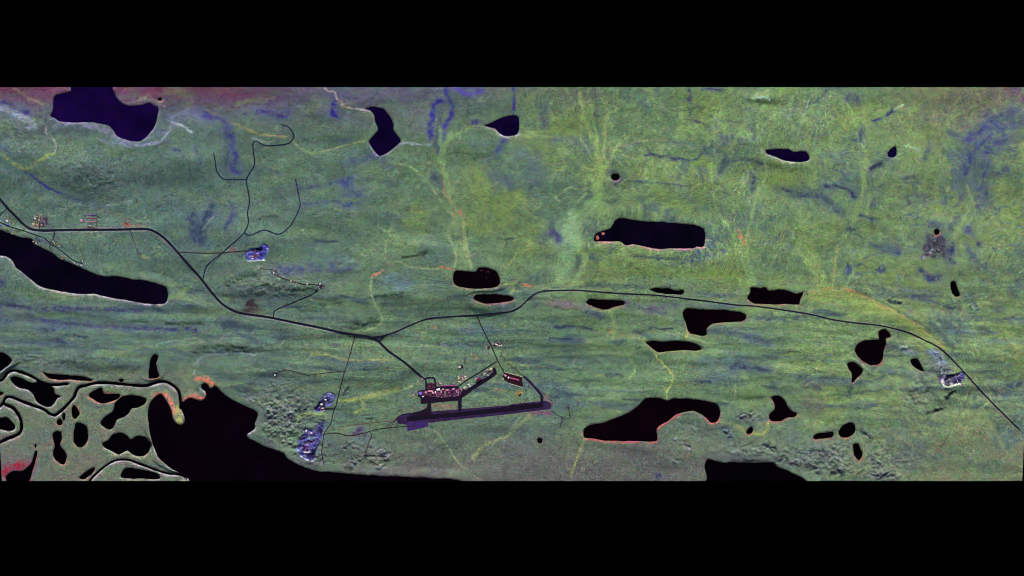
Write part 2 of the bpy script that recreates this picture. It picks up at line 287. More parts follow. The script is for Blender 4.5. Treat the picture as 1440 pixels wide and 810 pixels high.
BLUE = (62, 58, 138); NAVY = (50, 62, 96); OLIVE = (112, 136, 66); FERN = (122, 145, 82); RUST = (160, 98, 78); SCAR = (165, 172, 182)
STROKES = [
    ('A', [(0, 115), (80, 150), (170, 180)], 9, BLUE, .8), ('A', [(0, 390), (60, 420)], 5, (70, 70, 130), .6), ('A', [(150, 540), (200, 570), (290, 635), (400, 680), (460, 710)], 4, (66, 66, 146), .8),
    ('A', [(460, 715), (560, 710)], 5, (80, 90, 130), .5), ('A', [(20, 160), (120, 200), (200, 260)], 10, (128, 136, 158), .55), ('A', [(330, 265), (500, 260), (650, 300), (720, 350), (800, 375)], 6, (122, 118, 156), .5),
    ('A', [(620, 350), (720, 370), (800, 385), (900, 330)], 6, (114, 120, 160), .4),
    ('A', [(810, 382), (860, 380), (950, 360), (1010, 300), (1030, 245)], 4, (160, 168, 200), .5), ('A', [(1030, 240), (1090, 262), (1150, 300)], 3.4, (170, 186, 196), .5), ('A', [(960, 320), (1050, 210), (1130, 180), (1250, 210)], 14, (108, 110, 158), .5),
    ('A', [(330, 220), (290, 225), (278, 270), (280, 310), (315, 335), (340, 380), (325, 430)], 1.8, (160, 160, 140), .7), ('A', [(325, 430), (240, 470), (200, 500), (160, 525), (110, 500), (0, 440)], 5, (124, 138, 74), .7),
    ('A', [(1045, 405), (1078, 408)], 5, (60, 66, 120), .7), ('A', [(1170, 395), (1190, 440), (1205, 490)], 5, (66, 76, 120), .55), ('A', [(735, 435), (720, 470)], 4, (66, 76, 120), .6), ('A', [(90, 40), (160, 90), (280, 140)], 5, (135, 118, 96), .5),
    ('A', [(0, 520), (150, 590), (300, 690), (500, 740), (800, 720)], 8, (105, 125, 125), .4), ('A', [(640, 740), (790, 715)], 2.2, (140, 158, 140), .6),
    ('A', [(1230, 180), (1279, 200)], 6, BLUE, .7),
    ('B', [(0, 165), (120, 230), (250, 280), (330, 315), (480, 330)], 3.4, (142, 130, 80), .65), ('B', [(0, 200), (110, 235), (150, 300), (158, 400), (182, 450), (160, 530), (195, 542)], 8, (70, 66, 152), .75), ('B', [(110, 240), (130, 360), (125, 490)], 10, (72, 84, 120), .5),
    ('B', [(130, 560), (140, 600)], 9, (66, 84, 96), .5),
    ('B', [(250, 190), (330, 180), (480, 208)], 6, BLUE, .85), ('B', [(440, 210), (500, 180)], 6, (74, 60, 130), .6), ('B', [(775, 105), (768, 170), (785, 210)], 8, (60, 50, 165), .9), ('B', [(710, 35), (735, 55), (770, 60), (785, 100), (820, 145), (900, 160), (980, 172), (1005, 195)], 2, (175, 160, 150), .85),
    ('B', [(785, 95), (835, 145)], 4, (158, 124, 96), .6), ('B', [(520, 360), (580, 405), (640, 425), (740, 405), (860, 370), (950, 355)], 2.2, (126, 142, 84), .75), ('B', [(1165, 375), (1210, 362), (1279, 375)], 2.2, (150, 165, 180), .7),
    ('B', [(1080, 460), (1120, 485), (1210, 500), (1250, 530), (1279, 560)], 2.2, (120, 145, 88), .75), ('B', [(560, 640), (680, 625), (760, 605), (850, 590)], 5, (66, 78, 124), .7), ('B', [(850, 590), (860, 660), (910, 690), (850, 730)], 16, (64, 74, 144), .6),
    ('B', [(580, 735), (700, 725), (820, 720)], 5, (72, 84, 124), .55), ('B', [(860, 480), (950, 460), (1040, 450), (1090, 500)], 11, (80, 88, 140), .5), ('B', [(780, 350), (870, 350)], 5, (82, 82, 148), .55), ('B', [(340, 520), (440, 550)], 6, (76, 88, 124), .5),
    ('B', [(350, 115), (400, 90), (520, 60)], 2.4, (140, 110, 88), .6), ('B', [(0, 40), (260, 60), (480, 45)], 18, (104, 48, 72), .6), ('B', [(180, 130), (300, 110), (350, 120)], 6, (112, 120, 70), .5), ('B', [(380, 130), (480, 90)], 18, (92, 66, 112), .5),
    ('B', [(40, 740), (20, 805)], 10, NAVY, .6), ('B', [(150, 740), (155, 805)], 7, (68, 76, 134), .55), ('B', [(1070, 600), (1140, 610)], 8, (72, 88, 110), .5), ('B', [(920, 590), (1010, 580)], 6, (76, 92, 110), .5), ('B', [(270, 335), (340, 360)], 3, (150, 160, 160), .5),
    ('C', [(205, 30), (208, 90), (240, 150), (235, 210), (200, 260), (165, 400)], 6, (58, 54, 160), .8), ('C', [(190, 110), (140, 130), (125, 200), (110, 280), (115, 340)], 7, (58, 54, 165), .85), ('C', [(170, 160), (165, 260), (150, 330), (160, 420)], 8, (80, 92, 116), .6),
    ('C', [(-10, 375), (60, 375), (110, 375)], 2, (160, 175, 196), .8), ('C', [(130, 560), (160, 600)], 9, (56, 66, 116), .55), ('C', [(250, 40), (330, 75), (410, 55)], 7, (78, 50, 170), .85), ('C', [(290, 33), (390, 40)], 9, (80, 70, 150), .6),
    ('C', [(605, 35), (608, 140), (600, 190)], 4, (62, 56, 150), .75), ('C', [(655, 40), (630, 130), (628, 190)], 2.4, (122, 116, 80), .7), ('C', [(365, 245), (400, 232)], 6, BLUE, .7), ('C', [(360, 265), (400, 262), (440, 270), (490, 285), (520, 310), (555, 325)], 1.8, (175, 158, 150), .8),
    ('C', [(360, 268), (250, 320), (210, 360), (170, 420), (165, 500), (190, 560), (210, 640)], 5, (114, 145, 80), .65), ('C', [(230, 300), (190, 420)], 5, (110, 145, 90), .5), ('C', [(180, 540), (190, 640), (212, 700)], 3, (165, 112, 78), .65),
    ('C', [(215, 700), (245, 765)], 5.5, RUST, .65), ('C', [(282, 765), (303, 810)], 4.5, (190, 96, 66), .75), ('C', [(200, 560), (260, 680), (310, 790)], 12, (118, 140, 92), .5), ('C', [(510, 410), (540, 370), (560, 335)], 9, (74, 80, 146), .6), ('C', [(390, 470), (480, 455)], 4, (124, 130, 136), .45),
    ('C', [(850, 345), (960, 350), (1030, 370), (1042, 410)], 9, (78, 88, 132), .55), ('C', [(1000, 60), (1020, 180), (1010, 330), (1060, 420), (1100, 510)], 3.5, FERN, .55), ('C', [(1090, 40), (1100, 200)], 8, (92, 92, 104), .5), ('C', [(1120, 500), (1120, 600), (1110, 700)], 10, FERN, .6),
    ('C', [(1150, 250), (1150, 400), (1170, 520)], 3, (146, 146, 90), .55), ('C', [(1110, 690), (1040, 750), (990, 800)], 7, (118, 150, 96), .6), ('C', [(1110, 690), (1140, 760), (1170, 800)], 5, (118, 150, 96), .5), ('C', [(380, 560), (430, 680), (520, 740), (620, 700)], 34, OLIVE, .7), ('C', [(760, 420), (820, 470)], 30, OLIVE, .65), ('C', [(-10, 510), (60, 560), (120, 640), (180, 720), (215, 780)], 2.4, (122, 152, 96), .75),
    ('C', [(1190, 540), (1240, 545), (1260, 590), (1200, 610)], 9, (70, 84, 100), .6), ('C', [(300, 400), (360, 460), (440, 420)], 20, (100, 126, 84), .5), ('C', [(860, 250), (950, 300)], 24, OLIVE, .55), ('C', [(20, 760), (60, 790)], 20, OLIVE, .6), ('C', [(690, 100), (720, 180)], 14, OLIVE, .5), ('C', [(640, 430), (760, 480), (720, 560)], 22, (84, 104, 116), .5), ('C', [(480, 560), (600, 620)], 16, (80, 98, 120), .5), ('C', [(780, 150), (800, 240)], 18, (80, 96, 112), .5),
    ('D', [(200, 435), (240, 430), (290, 445), (400, 460), (490, 468), (545, 428)], 4, (56, 66, 112), .8), ('D', [(215, 405), (245, 432)], 4, NAVY, .6), ('D', [(490, 468), (530, 540), (550, 590)], 4, (66, 80, 106), .55), ('D', [(640, 410), (690, 460), (660, 540)], 7, (66, 80, 106), .55),
    ('D', [(770, 465), (860, 468), (912, 492)], 5, (60, 72, 100), .65), ('D', [(850, 565), (850, 640)], 7, (56, 70, 120), .6), ('D', [(1000, 640), (1060, 660), (1150, 680), (1245, 670)], 9, (60, 72, 106), .65), ('D', [(60, 610), (100, 580), (200, 583), (300, 600), (450, 616)], 1.8, (140, 155, 112), .6),
    ('D', [(90, 597), (300, 606), (480, 630)], 3, (60, 72, 110), .6), ('D', [(500, 235), (575, 255)], 4, (56, 60, 100), .75), ('D', [(465, 35), (470, 115)], 5, (60, 56, 112), .7), ('D', [(540, 45), (660, 45)], 5, (66, 58, 124), .65), ('D', [(350, 355), (480, 380)], 6, (78, 100, 108), .5),
    ('D', [(615, 150), (615, 430)], 1.3, (140, 166, 94), .65), ('D', [(620, 640), (625, 810)], 1.8, (156, 118, 96), .45), ('D', [(1190, 90), (1140, 240), (1105, 350)], 1.8, (140, 155, 120), .65), ('D', [(840, 102), (920, 88), (945, 110)], 2.6, (160, 185, 172), .7), ('D', [(870, 118), (940, 125)], 4, (60, 92, 58), .5),  # knoll: bright stroke paints its lit north side, dark green its shaded south
    ('D', [(0, 395), (90, 375), (200, 350), (330, 345)], 2.2, (158, 136, 100), .5), ('D', [(920, 440), (920, 500), (932, 560), (870, 680), (840, 810)], 3.4, (134, 155, 98), .65), ('D', [(0, 620), (40, 650)], 5, (140, 150, 120), .4), ('D', [(500, 490), (570, 470), (600, 510)], 10, OLIVE, .6), ('D', [(300, 680), (420, 760)], 26, OLIVE, .6), ('D', [(950, 580), (1080, 590)], 14, OLIVE, .5), ('D', [(180, 700), (200, 760)], 8, (76, 96, 112), .5), ('D', [(700, 60), (760, 250)], 16, (110, 128, 80), .4),
    ('E', [(370, 238), (430, 210), (500, 170)], 4.5, (58, 66, 112), .8), ('E', [(500, 168), (555, 135)], 2.2, (170, 186, 160), .75), ('E', [(220, 130), (250, 190), (290, 350), (330, 420)], 3.4, (128, 155, 88), .55), ('E', [(225, 85), (275, 100)], 9, (78, 72, 108), .65),
    ('E', [(370, 522), (410, 490), (455, 465)], 8, (48, 60, 88), .75), ('E', [(310, 270), (300, 350)], 6, (62, 76, 110), .55), ('E', [(200, 345), (270, 350)], 5, (62, 76, 110), .55), ('E', [(90, 625), (180, 632), (240, 655), (268, 692)], 5, (56, 66, 110), .75), ('E', [(0, 685), (70, 690), (130, 740)], 6, (60, 72, 108), .6), ('E', [(140, 770), (210, 790)], 7, (62, 74, 110), .55),
    ('E', [(170, 680), (200, 700)], 16, (106, 136, 86), .5), ('E', [(950, 350), (1010, 290), (1110, 250)], 13, (64, 66, 150), .65), ('E', [(1040, 420), (1100, 370), (1160, 340), (1140, 280)], 12, (64, 64, 150), .7), ('E', [(950, 440), (930, 540)], 7, (60, 66, 130), .7), ('E', [(1110, 550), (1180, 520)], 10, (76, 84, 138), .55),
    ('E', [(1000, 215), (1060, 205)], 5, (66, 66, 140), .65), ('E', [(830, 300), (900, 330)], 7, (72, 82, 124), .5), ('E', [(690, 460), (710, 400)], 7, (66, 80, 120), .55), ('E', [(925, 375), (950, 390)], 5, (164, 124, 104), .6), ('E', [(900, 290), (1000, 240), (1100, 190)], 2.4, (146, 130, 110), .55), ('E', [(1040, 520), (1030, 620), (1000, 770)], 10, (76, 88, 122), .55),
    ('E', [(840, 420), (900, 500), (860, 620)], 14, (82, 100, 120), .5), ('E', [(540, 580), (620, 575), (640, 600)], 6, (64, 80, 110), .55), ('E', [(570, 690), (600, 720)], 8, (64, 80, 110), .55), ('E', [(345, 720), (380, 740)], 6, (62, 76, 110), .55), ('E', [(410, 635), (400, 650)], 6, (62, 76, 110), .55), ('E', [(560, 380), (650, 402)], 2.2, (140, 165, 150), .55), ('E', [(1210, 40), (1279, 110)], 20, (112, 66, 88), .65),
    ('T', [(803, 308), (801, 325), (804, 342)], 24, (140, 174, 128), 1.0), ('T', [(800, 342), (795, 365), (788, 395)], 16, (128, 160, 112), .8), ('T', [(812, 345), (822, 372), (806, 398)], 6, (128, 156, 98), .6), ('T', [(838, 262), (842, 285), (848, 305)], 13, (118, 150, 90), .7), ('T', [(842, 285), (826, 302), (812, 318)], 7, (120, 152, 96), .65), ('T', [(846, 235), (841, 262)], 9, (122, 150, 90), .65),
    ('T', [(836, 195), (840, 215), (846, 240)], 8, (126, 146, 82), .6), ('T', [(815, 130), (822, 165), (836, 200)], 4, (126, 146, 82), .6), ('T', [(852, 140), (852, 180), (846, 225)], 4, (136, 146, 92), .6), ('T', [(880, 190), (862, 215), (850, 240)], 4, (126, 150, 92), .6), ('T', [(905, 170), (880, 195), (862, 215)], 3, (126, 150, 92), .55), ('T', [(830, 150), (838, 190)], 3, (126, 150, 92), .5),
    ('T', [(634, 270), (640, 310), (648, 350), (654, 378)], 13, (120, 146, 98), .6), ('T', [(630, 250), (634, 290), (640, 330)], 2.4, (136, 158, 96), .7), ('T', [(648, 300), (656, 340), (664, 378)], 3, (136, 158, 96), .65), ('T', [(619, 180), (622, 220), (628, 255)], 6, (112, 142, 92), .6), ('T', [(634, 290), (640, 302)], 3.4, (170, 96, 74), .7),
    ('T', [(1000, 230), (1006, 290), (1030, 330), (1042, 400)], 4, (128, 154, 92), .6), ('T', [(1036, 340), (1046, 370), (1056, 402)], 7, (126, 152, 90), .6), ('T', [(1060, 300), (1050, 340), (1058, 395)], 3, (130, 154, 92), .6), ('T', [(1130, 335), (1146, 370), (1160, 402)], 8, (130, 152, 84), .65), ('T', [(1118, 345), (1140, 375), (1152, 405)], 4, (134, 156, 88), .6), ('T', [(1178, 345), (1174, 375), (1172, 402)], 4, (136, 142, 86), .6), ('T', [(1190, 330), (1200, 380), (1188, 400)], 3, (120, 150, 90), .5),
    ('T', [(1152, 408), (1190, 414), (1230, 430), (1265, 448), (1300, 472), (1326, 492)], 17, (132, 150, 78), .75), ('T', [(1136, 418), (1170, 416)], 12, (126, 146, 78), .6), ('T', [(1170, 418), (1210, 430), (1250, 448)], 2, (84, 104, 78), .6),
    ('T', [(1210, 240), (1222, 280), (1214, 320)], 5, (124, 150, 90), .55), ('T', [(1205, 300), (1190, 330), (1150, 345)], 3, (124, 150, 90), .5), ('T', [(1370, 270), (1350, 320), (1330, 350)], 5, (120, 146, 96), .5), ('T', [(1290, 470), (1330, 510), (1370, 560), (1420, 640)], 3, (126, 142, 92), .5), ('T', [(1240, 600), (1300, 640), (1340, 672)], 3, (126, 130, 90), .5), ('T', [(1330, 380), (1360, 440), (1390, 500)], 3, (120, 136, 96), .5),
    ('T', [(1308, 345), (1320, 335), (1330, 355)], 12, (60, 58, 66), .5), ('T', [(1318, 340), (1312, 352)], 6, (44, 40, 56), .7), ('T', [(1306, 355), (1316, 362)], 8, (48, 42, 52), .7), ('T', [(1334, 352), (1340, 368)], 7, (50, 54, 92), .7), ('T', [(1308, 495), (1320, 505), (1330, 522)], 8, (126, 140, 172), .6), ('T', [(1312, 518), (1324, 528)], 9, (66, 74, 84), .6),
    ('T', [(344, 434), (352, 428), (362, 436)], 9, (70, 52, 62), .85), ('T', [(340, 438), (360, 440)], 5, (92, 62, 66), .8), ('T', [(350, 426), (356, 422)], 4, (60, 46, 56), .8),
    ('E', [(950, 640), (940, 480), (1000, 340), (1150, 220)], 34, (84, 98, 122), .45), ('E', [(1060, 700), (1040, 560), (1120, 420), (1220, 350)], 26, (82, 96, 124), .4), ('E', [(980, 330), (1060, 260)], 5, (62, 64, 150), .6), ('E', [(1000, 400), (1090, 310)], 4, (62, 64, 146), .6), ('E', [(930, 560), (970, 440), (1000, 370)], 4, (60, 66, 140), .6), ('E', [(1020, 640), (1060, 500), (1130, 400)], 4, (64, 72, 136), .5), ('E', [(1090, 230), (1279, 150)], 10, (76, 84, 126), .5), ('E', [(1180, 270), (1279, 220)], 12, (72, 78, 140), .5), ('E', [(1190, 400), (1240, 430), (1200, 440)], 5, (66, 84, 110), .5),
    ('E', [(120, 430), (240, 450)], 14, (86, 106, 112), .5), ('E', [(1060, 660), (1050, 680)], 7, (60, 74, 100), .6), ('E', [(940, 620), (980, 760)], 4, FERN, .5), ('E', [(1200, 380), (1279, 370)], 3, (140, 140, 104), .5), ('E', [(1160, 620), (1279, 720)], 18, (112, 132, 84), .45), ('E', [(1200, 170), (1279, 260)], 16, (84, 92, 120), .45), ('E', [(340, 420), (320, 560), (300, 700), (260, 800)], 5, FERN, .55),
    ('G', [(130, 10), (150, 90), (140, 150)], 15, (52, 70, 106), .7), ('G', [(220, 10), (200, 100), (190, 160)], 11, (50, 66, 104), .7), ('G', [(380, 10), (335, 90)], 9, (66, 78, 124), .6), ('G', [(265, 10), (190, 100)], 2.2, (120, 140, 130), .5),
    ('F', [(0, 500), (40, 600), (0, 660)], 16, (66, 74, 118), .6), ('Z1', [(0, 90), (60, 120), (200, 135), (400, 140), (600, 140), (820, 146)], 7, (68, 74, 112), .75), ('Z1', [(180, 185), (300, 210), (450, 225), (600, 240), (850, 250), (1100, 255)], 6, (70, 70, 124), .7), ('Z1', [(240, 260), (300, 260)], 7, (56, 70, 96), .7), ('Z1', [(370, 285), (490, 296)], 3.4, (58, 74, 92), .65), ('Z1', [(330, 315), (362, 332)], 6, (64, 72, 104), .6), ('Z1', [(60, 170), (190, 200)], 10, (70, 84, 96), .5),
    ('Z1', [(200, 175), (480, 175)], 7, (100, 130, 86), .55), ('Z1', [(640, 190), (1000, 180), (1200, 190)], 11, (96, 126, 110), .45), ('Z1', [(930, 220), (1140, 222)], 3.4, (46, 66, 54), .7), ('Z1', [(740, 208), (830, 212)], 2.4, (56, 78, 64), .6), ('Z1', [(1100, 365), (1250, 340), (1400, 358)], 8, (62, 84, 64), .5), ('Z1', [(1090, 505), (1110, 440), (1150, 400), (1250, 390), (1350, 385), (1440, 400)], 2.2, (146, 162, 176), .6),  # the pale arc paints the lit slope of the escarpment
    ('Z1', [(1260, 220), (1400, 256)], 9, (64, 78, 104), .5), ('Z1', [(900, 380), (880, 350), (910, 330), (1120, 302)], 2, (120, 145, 120), .55), ('Z1', [(60, 440), (200, 470), (300, 500)], 3, (130, 130, 90), .4), ('Z1', [(1180, 420), (1380, 450)], 26, (84, 112, 104), .45), ('Z1', [(20, 70), (60, 30), (180, 40)], 16, (96, 126, 94), .45),
    ('Z1', [(862, 640), (910, 613), (950, 640), (970, 690), (985, 725)], 5, (200, 112, 92), .9), ('Z1', [(1030, 652), (1080, 632), (1145, 640)], 5, (200, 100, 86), .9), ('Z1', [(1110, 535), (1160, 535), (1205, 565)], 7, (185, 108, 76), .85), ('Z1', [(1150, 560), (1160, 620)], 4, (160, 110, 80), .8), ('Z1', [(1000, 690), (1008, 740), (1010, 775)], 8, (165, 165, 84), .85), ('Z1', [(560, 600), (660, 625)], 3, (190, 84, 84), .75), ('Z1', [(600, 590), (670, 598)], 4, (90, 120, 60), .7),
    ('Z1', [(402, 730), (410, 680), (440, 690), (452, 730)], 3, (176, 130, 84), .75), ('Z1', [(700, 625), (820, 635)], 2.4, (170, 150, 100), .6), ('Z1', [(1040, 540), (1120, 620)], 1.6, (150, 170, 120), .5), ('L', [(20, 700), (90, 685), (150, 665)], 16, (158, 26, 56), 1.0), ('L', [(50, 715), (110, 712)], 5, (222, 44, 92), .85), ('L', [(150, 650), (150, 665)], 8, (150, 80, 90), .6), ('L', [(20, 180), (15, 160)], 4, (170, 90, 95), .6),
    ('G', [(640, 345), (720, 350), (900, 330), (1090, 320)], 12, (72, 80, 130), .65), ('G', [(860, 165), (995, 166)], 4.5, (54, 70, 90), .65), ('G', [(1010, 318), (1090, 285)], 3, (116, 146, 116), .5), ('G', [(1275, 345), (1213, 372)], 4.4, (178, 104, 76), .8), ('G', [(1210, 375), (1195, 450), (1215, 530), (1260, 610), (1265, 650), (1220, 690), (1100, 710)], 2.2, (126, 150, 94), .75),
    ('G', [(330, 420), (420, 380), (520, 360)], 9, (58, 92, 72), .5), ('G', [(480, 470), (560, 430), (680, 460)], 5, (56, 88, 68), .5), ('G', [(740, 462), (870, 450)], 7, (54, 88, 62), .6), ('G', [(530, 25), (630, 20)], 5, (62, 88, 60), .5), ('G', [(780, 590), (900, 570)], 14, (72, 100, 78), .4), ('G', [(1080, 690), (1180, 650), (1230, 620)], 7, (60, 92, 70), .5), ('G', [(430, 595), (470, 568), (495, 548)], 8, (70, 58, 68), .85), ('G', [(470, 568), (510, 572)], 6, (84, 66, 74), .75), ('G', [(520, 592), (600, 620)], 1.6, (126, 132, 90), .7),  # leading dark green strokes paint shade on the south flanks of the hills
    ('G', [(370, 210), (385, 215)], 5, (124, 88, 88), .7), ('G', [(0, 660), (180, 660)], 4, (50, 74, 56), .6), ('G', [(310, 650), (480, 700)], 14, (64, 80, 100), .5), ('G', [(200, 800), (420, 800)], 6, (50, 78, 54), .55), ('G', [(620, 700), (690, 740)], 16, (76, 92, 104), .5), ('G', [(660, 790), (720, 750), (890, 735)], 2, (150, 150, 104), .5), ('G', [(950, 390), (1040, 375)], 4, (64, 92, 66), .5), ('G', [(930, 430), (1000, 420), (1060, 400)], 2, (120, 128, 124), .5), ('G', [(1000, 305), (1080, 310)], 3, (48, 72, 56), .6),
    ('H', [(220, 60), (180, 200), (170, 260), (200, 295)], 3.4, (120, 140, 84), .55), ('H', [(105, 375), (160, 345), (195, 310)], 4, (178, 110, 80), .7), ('H', [(200, 295), (260, 290), (320, 320), (400, 330), (470, 335), (520, 320)], 2.2, (142, 156, 100), .75), ('H', [(515, 325), (560, 330), (592, 346)], 3.4, (180, 104, 80), .8), ('H', [(560, 80), (560, 150), (600, 220), (600, 320)], 3.4, (126, 150, 90), .65), ('H', [(650, 60), (655, 200), (690, 320)], 5, (130, 146, 90), .65), ('H', [(600, 60), (620, 300)], 16, (112, 138, 94), .4),
    ('H', [(630, -5), (650, 60)], 3.4, (178, 106, 86), .7), ('H', [(870, 370), (900, 340), (940, 280), (980, 230), (1040, 210), (1040, 160)], 2.8, (132, 150, 80), .65), ('H', [(940, 400), (1000, 425), (1080, 440)], 3.4, (190, 116, 88), .75), ('H', [(870, 430), (960, 420)], 3.4, (124, 145, 74), .65), ('H', [(1080, 440), (1200, 420), (1279, 400)], 6, (120, 145, 90), .5), ('H', [(1130, 150), (1190, 120), (1220, 150)], 10, (76, 72, 140), .65), ('H', [(850, 155), (945, 155)], 3.4, (56, 74, 96), .6), ('H', [(700, 60), (780, 100), (900, 30)], 26, OLIVE, .6), ('H', [(320, 60), (400, 80)], 24, OLIVE, .5),
    ('H', [(600, 500), (690, 500)], 9, (66, 82, 106), .4), ('H', [(1140, 540), (1279, 540)], 9, (112, 90, 100), .5), ('H', [(1210, 682), (1290, 685)], 4.4, (48, 60, 90), .75), ('H', [(1170, 750), (1290, 752)], 3.4, (50, 62, 92), .65), ('H', [(180, 400), (320, 420)], 16, (90, 116, 132), .5), ('H', [(280, 262), (350, 252), (425, 235)], 4.4, (48, 78, 50), .75), ('H', [(120, 495), (200, 490), (285, 478)], 5, (54, 84, 64), .65), ('H', [(0, 660), (140, 655)], 6, (62, 92, 74), .5), ('H', [(95, 400), (95, 470), (110, 530), (155, 610), (155, 655), (60, 705)], 2.2, (130, 152, 100), .7), ('H', [(680, 700), (800, 690)], 12, (78, 100, 112), .45), ('H', [(380, 770), (430, 660)], 2.2, (128, 146, 80), .5), ('H', [(265, 190), (340, 200)], 16, (112, 142, 92), .5),  # dark green knoll strokes paint shade on the south-facing foot
    ('I', [(60, 40), (90, 60), (110, 140), (100, 230), (60, 330)], 20, (118, 154, 108), .55), ('I', [(0, 110), (40, 150)], 9, (76, 76, 126), .5), ('I', [(235, 250), (250, 275)], 13, (54, 76, 92), .65), ('I', [(150, 260), (145, 320)], 10, (64, 86, 104), .5), ('I', [(90, 190), (90, 200)], 9, (70, 90, 106), .4), ('I', [(480, 258), (740, 272)], 5, (64, 84, 98), .6), ('I', [(210, 430), (380, 430), (540, 440)], 9, (72, 90, 104), .45), ('I', [(205, 180), (200, 270), (150, 340), (100, 420)], 3, (126, 155, 98), .6),
    ('I', [(420, 540), (520, 580), (640, 570), (720, 560)], 10, (98, 86, 118), .5), ('I', [(0, 545), (180, 552)], 10, (108, 88, 108), .5), ('I', [(200, 580), (285, 625)], 8, (70, 80, 120), .5), ('I', [(330, 590), (350, 650), (350, 740)], 5, (132, 146, 84), .65), ('I', [(335, 695), (335, 720)], 3.6, (186, 116, 76), .7), ('I', [(0, 680), (130, 680), (225, 692)], 4.4, (50, 62, 92), .7), ('I', [(570, 690), (710, 696)], 4.4, (54, 68, 94), .65), ('I', [(0, 750), (160, 757)], 4.4, (54, 66, 96), .55), ('I', [(920, 700), (1080, 720), (1200, 750), (1290, 785)], 7, (70, 84, 112), .55), ('I', [(440, 350), (650, 350), (1100, 370)], 16, OLIVE, .6), ('I', [(400, 730), (540, 760)], 4, (130, 140, 84), .5),
    ('I', [(1100, 100), (1150, 190)], 3.4, (178, 114, 92), .5), ('I', [(1110, 150), (1180, 350), (1200, 430)], 6, (126, 155, 94), .5), ('I', [(900, 200), (960, 260), (1025, 292)], 2.2, (126, 155, 115), .5), ('I', [(790, 745), (802, 722)], 3.4, (146, 155, 74), .75), ('I', [(860, 482), (1080, 500)], 6, (66, 80, 108), .5), ('I', [(265, 150), (295, 120)], 6, (184, 112, 92), .9), ('I', [(960, 160), (1040, 130)], 7, (74, 92, 112), .5), ('I', [(180, 410), (80, 435)], 4, (140, 150, 84), .5), ('I', [(1230, 630), (1279, 640)], 7, (66, 76, 106), .6),
    ('J', [(110, 180), (182, 268)], 3.4, (186, 104, 76), .65), ('J', [(650, 660), (750, 630), (860, 610), (950, 610), (1050, 630)], 2.6, (178, 100, 74), .6), ('J', [(1000, 130), (1050, 135)], 6, (46, 60, 84), .75), ('J', [(1100, 10), (1200, 50)], 5, (56, 74, 108), .6), ('J', [(850, 700), (900, 640), (1000, 660)], 10, (130, 146, 80), .5),
    ('K', [(180, 450), (250, 465), (330, 500), (400, 540), (470, 575), (560, 620), (640, 660), (720, 740), (790, 805)], 4.4, (166, 122, 80), .45), ('K', [(0, 500), (150, 490), (300, 540), (450, 600), (600, 670), (700, 760)], 14, (128, 146, 78), .65), ('K', [(265, 458), (430, 532), (600, 625), (740, 720)], 3.4, (62, 82, 82), .45), ('J', [(700, 200), (760, 420), (830, 580)], 7, FERN, .5), ('J', [(900, 280), (890, 560)], 3.4, (140, 140, 84), .65), ('J', [(600, 230), (700, 420), (720, 590)], 8, FERN, .5), ('J', [(200, 300), (260, 420), (250, 540)], 10, (112, 142, 92), .45),
    ('K', [(690, 210), (770, 150), (800, 250)], 15, (72, 64, 92), .7), ('K', [(720, 250), (655, 268)], 5, (108, 78, 88), .6), ('K', [(850, 180), (845, 225)], 8, (52, 58, 104), .75), ('K', [(830, 90), (885, 20)], 9, (76, 76, 116), .55), ('K', [(955, 95), (970, 110)], 11, (64, 68, 146), .65), ('K', [(985, 185), (1005, 188)], 8, (50, 58, 104), .8), ('K', [(940, 200), (990, 290)], 8, (66, 80, 122), .55), ('K', [(665, 340), (720, 400), (765, 390)], 9, (54, 64, 116), .75), ('K', [(720, 510), (620, 490)], 10, (66, 80, 112), .5), ('K', [(470, 520), (535, 535)], 6, (46, 62, 66), .8), ('K', [(720, 70), (790, 60)], 10, (74, 86, 118), .5),
    ('K', [(860, 520), (900, 620), (960, 700), (1000, 790)], 3.4, (116, 136, 116), .5), ('K', [(940, 500), (1000, 565)], 6, (78, 106, 112), .5), ('K', [(590, 600), (600, 560)], 9, (88, 100, 110), .5), ('K', [(720, 660), (800, 740), (850, 800)], 7, (66, 84, 92), .55), ('K', [(1100, 270), (1210, 390), (1279, 450)], 2.2, (126, 120, 90), .55), ('K', [(1210, 460), (1250, 430)], 18, (78, 96, 112), .5), ('K', [(1120, 560), (1140, 580)], 14, (82, 96, 112), .45), ('K', [(380, 520), (400, 400), (540, 320), (640, 270)], 3, (124, 150, 110), .5), ('K', [(1240, 220), (1270, 250)], 14, (80, 98, 112), .5), ('K', [(420, 200), (540, 230)], 12, (76, 94, 116), .5),
    ('N', [(570, 25), (600, 70), (660, 130), (675, 170), (640, 250), (636, 285)], 3.2, (144, 154, 84), .8), ('N', [(300, 150), (380, 152)], 6, (64, 78, 94), .6), ('N', [(1030, 95), (1100, 105), (1210, 125)], 6.5, (54, 64, 96), .7), ('N', [(740, 185), (890, 192)], 5, (56, 68, 94), .65), ('N', [(160, 540), (120, 640), (90, 735)], 3.6, (124, 132, 80), .65), ('N', [(930, 415), (1060, 450), (1090, 480), (1190, 490), (1212, 440)], 4.4, (132, 146, 74), .7), ('N', [(580, 730), (600, 728)], 6, (66, 62, 104), .75), ('N', [(1060, 395), (1110, 385)], 5, (38, 46, 56), .6), ('N', [(150, 690), (250, 640)], 3, (112, 120, 84), .5), ('N', [(420, 30), (460, 110), (430, 170)], 4, (124, 146, 82), .5), ('N', [(980, 440), (1000, 500)], 8, (80, 90, 120), .45), ('N', [(1030, 210), (1020, 290), (990, 340)], 2, (140, 150, 104), .5), ('N', [(1090, 290), (1180, 270)], 4, (60, 84, 66), .5),
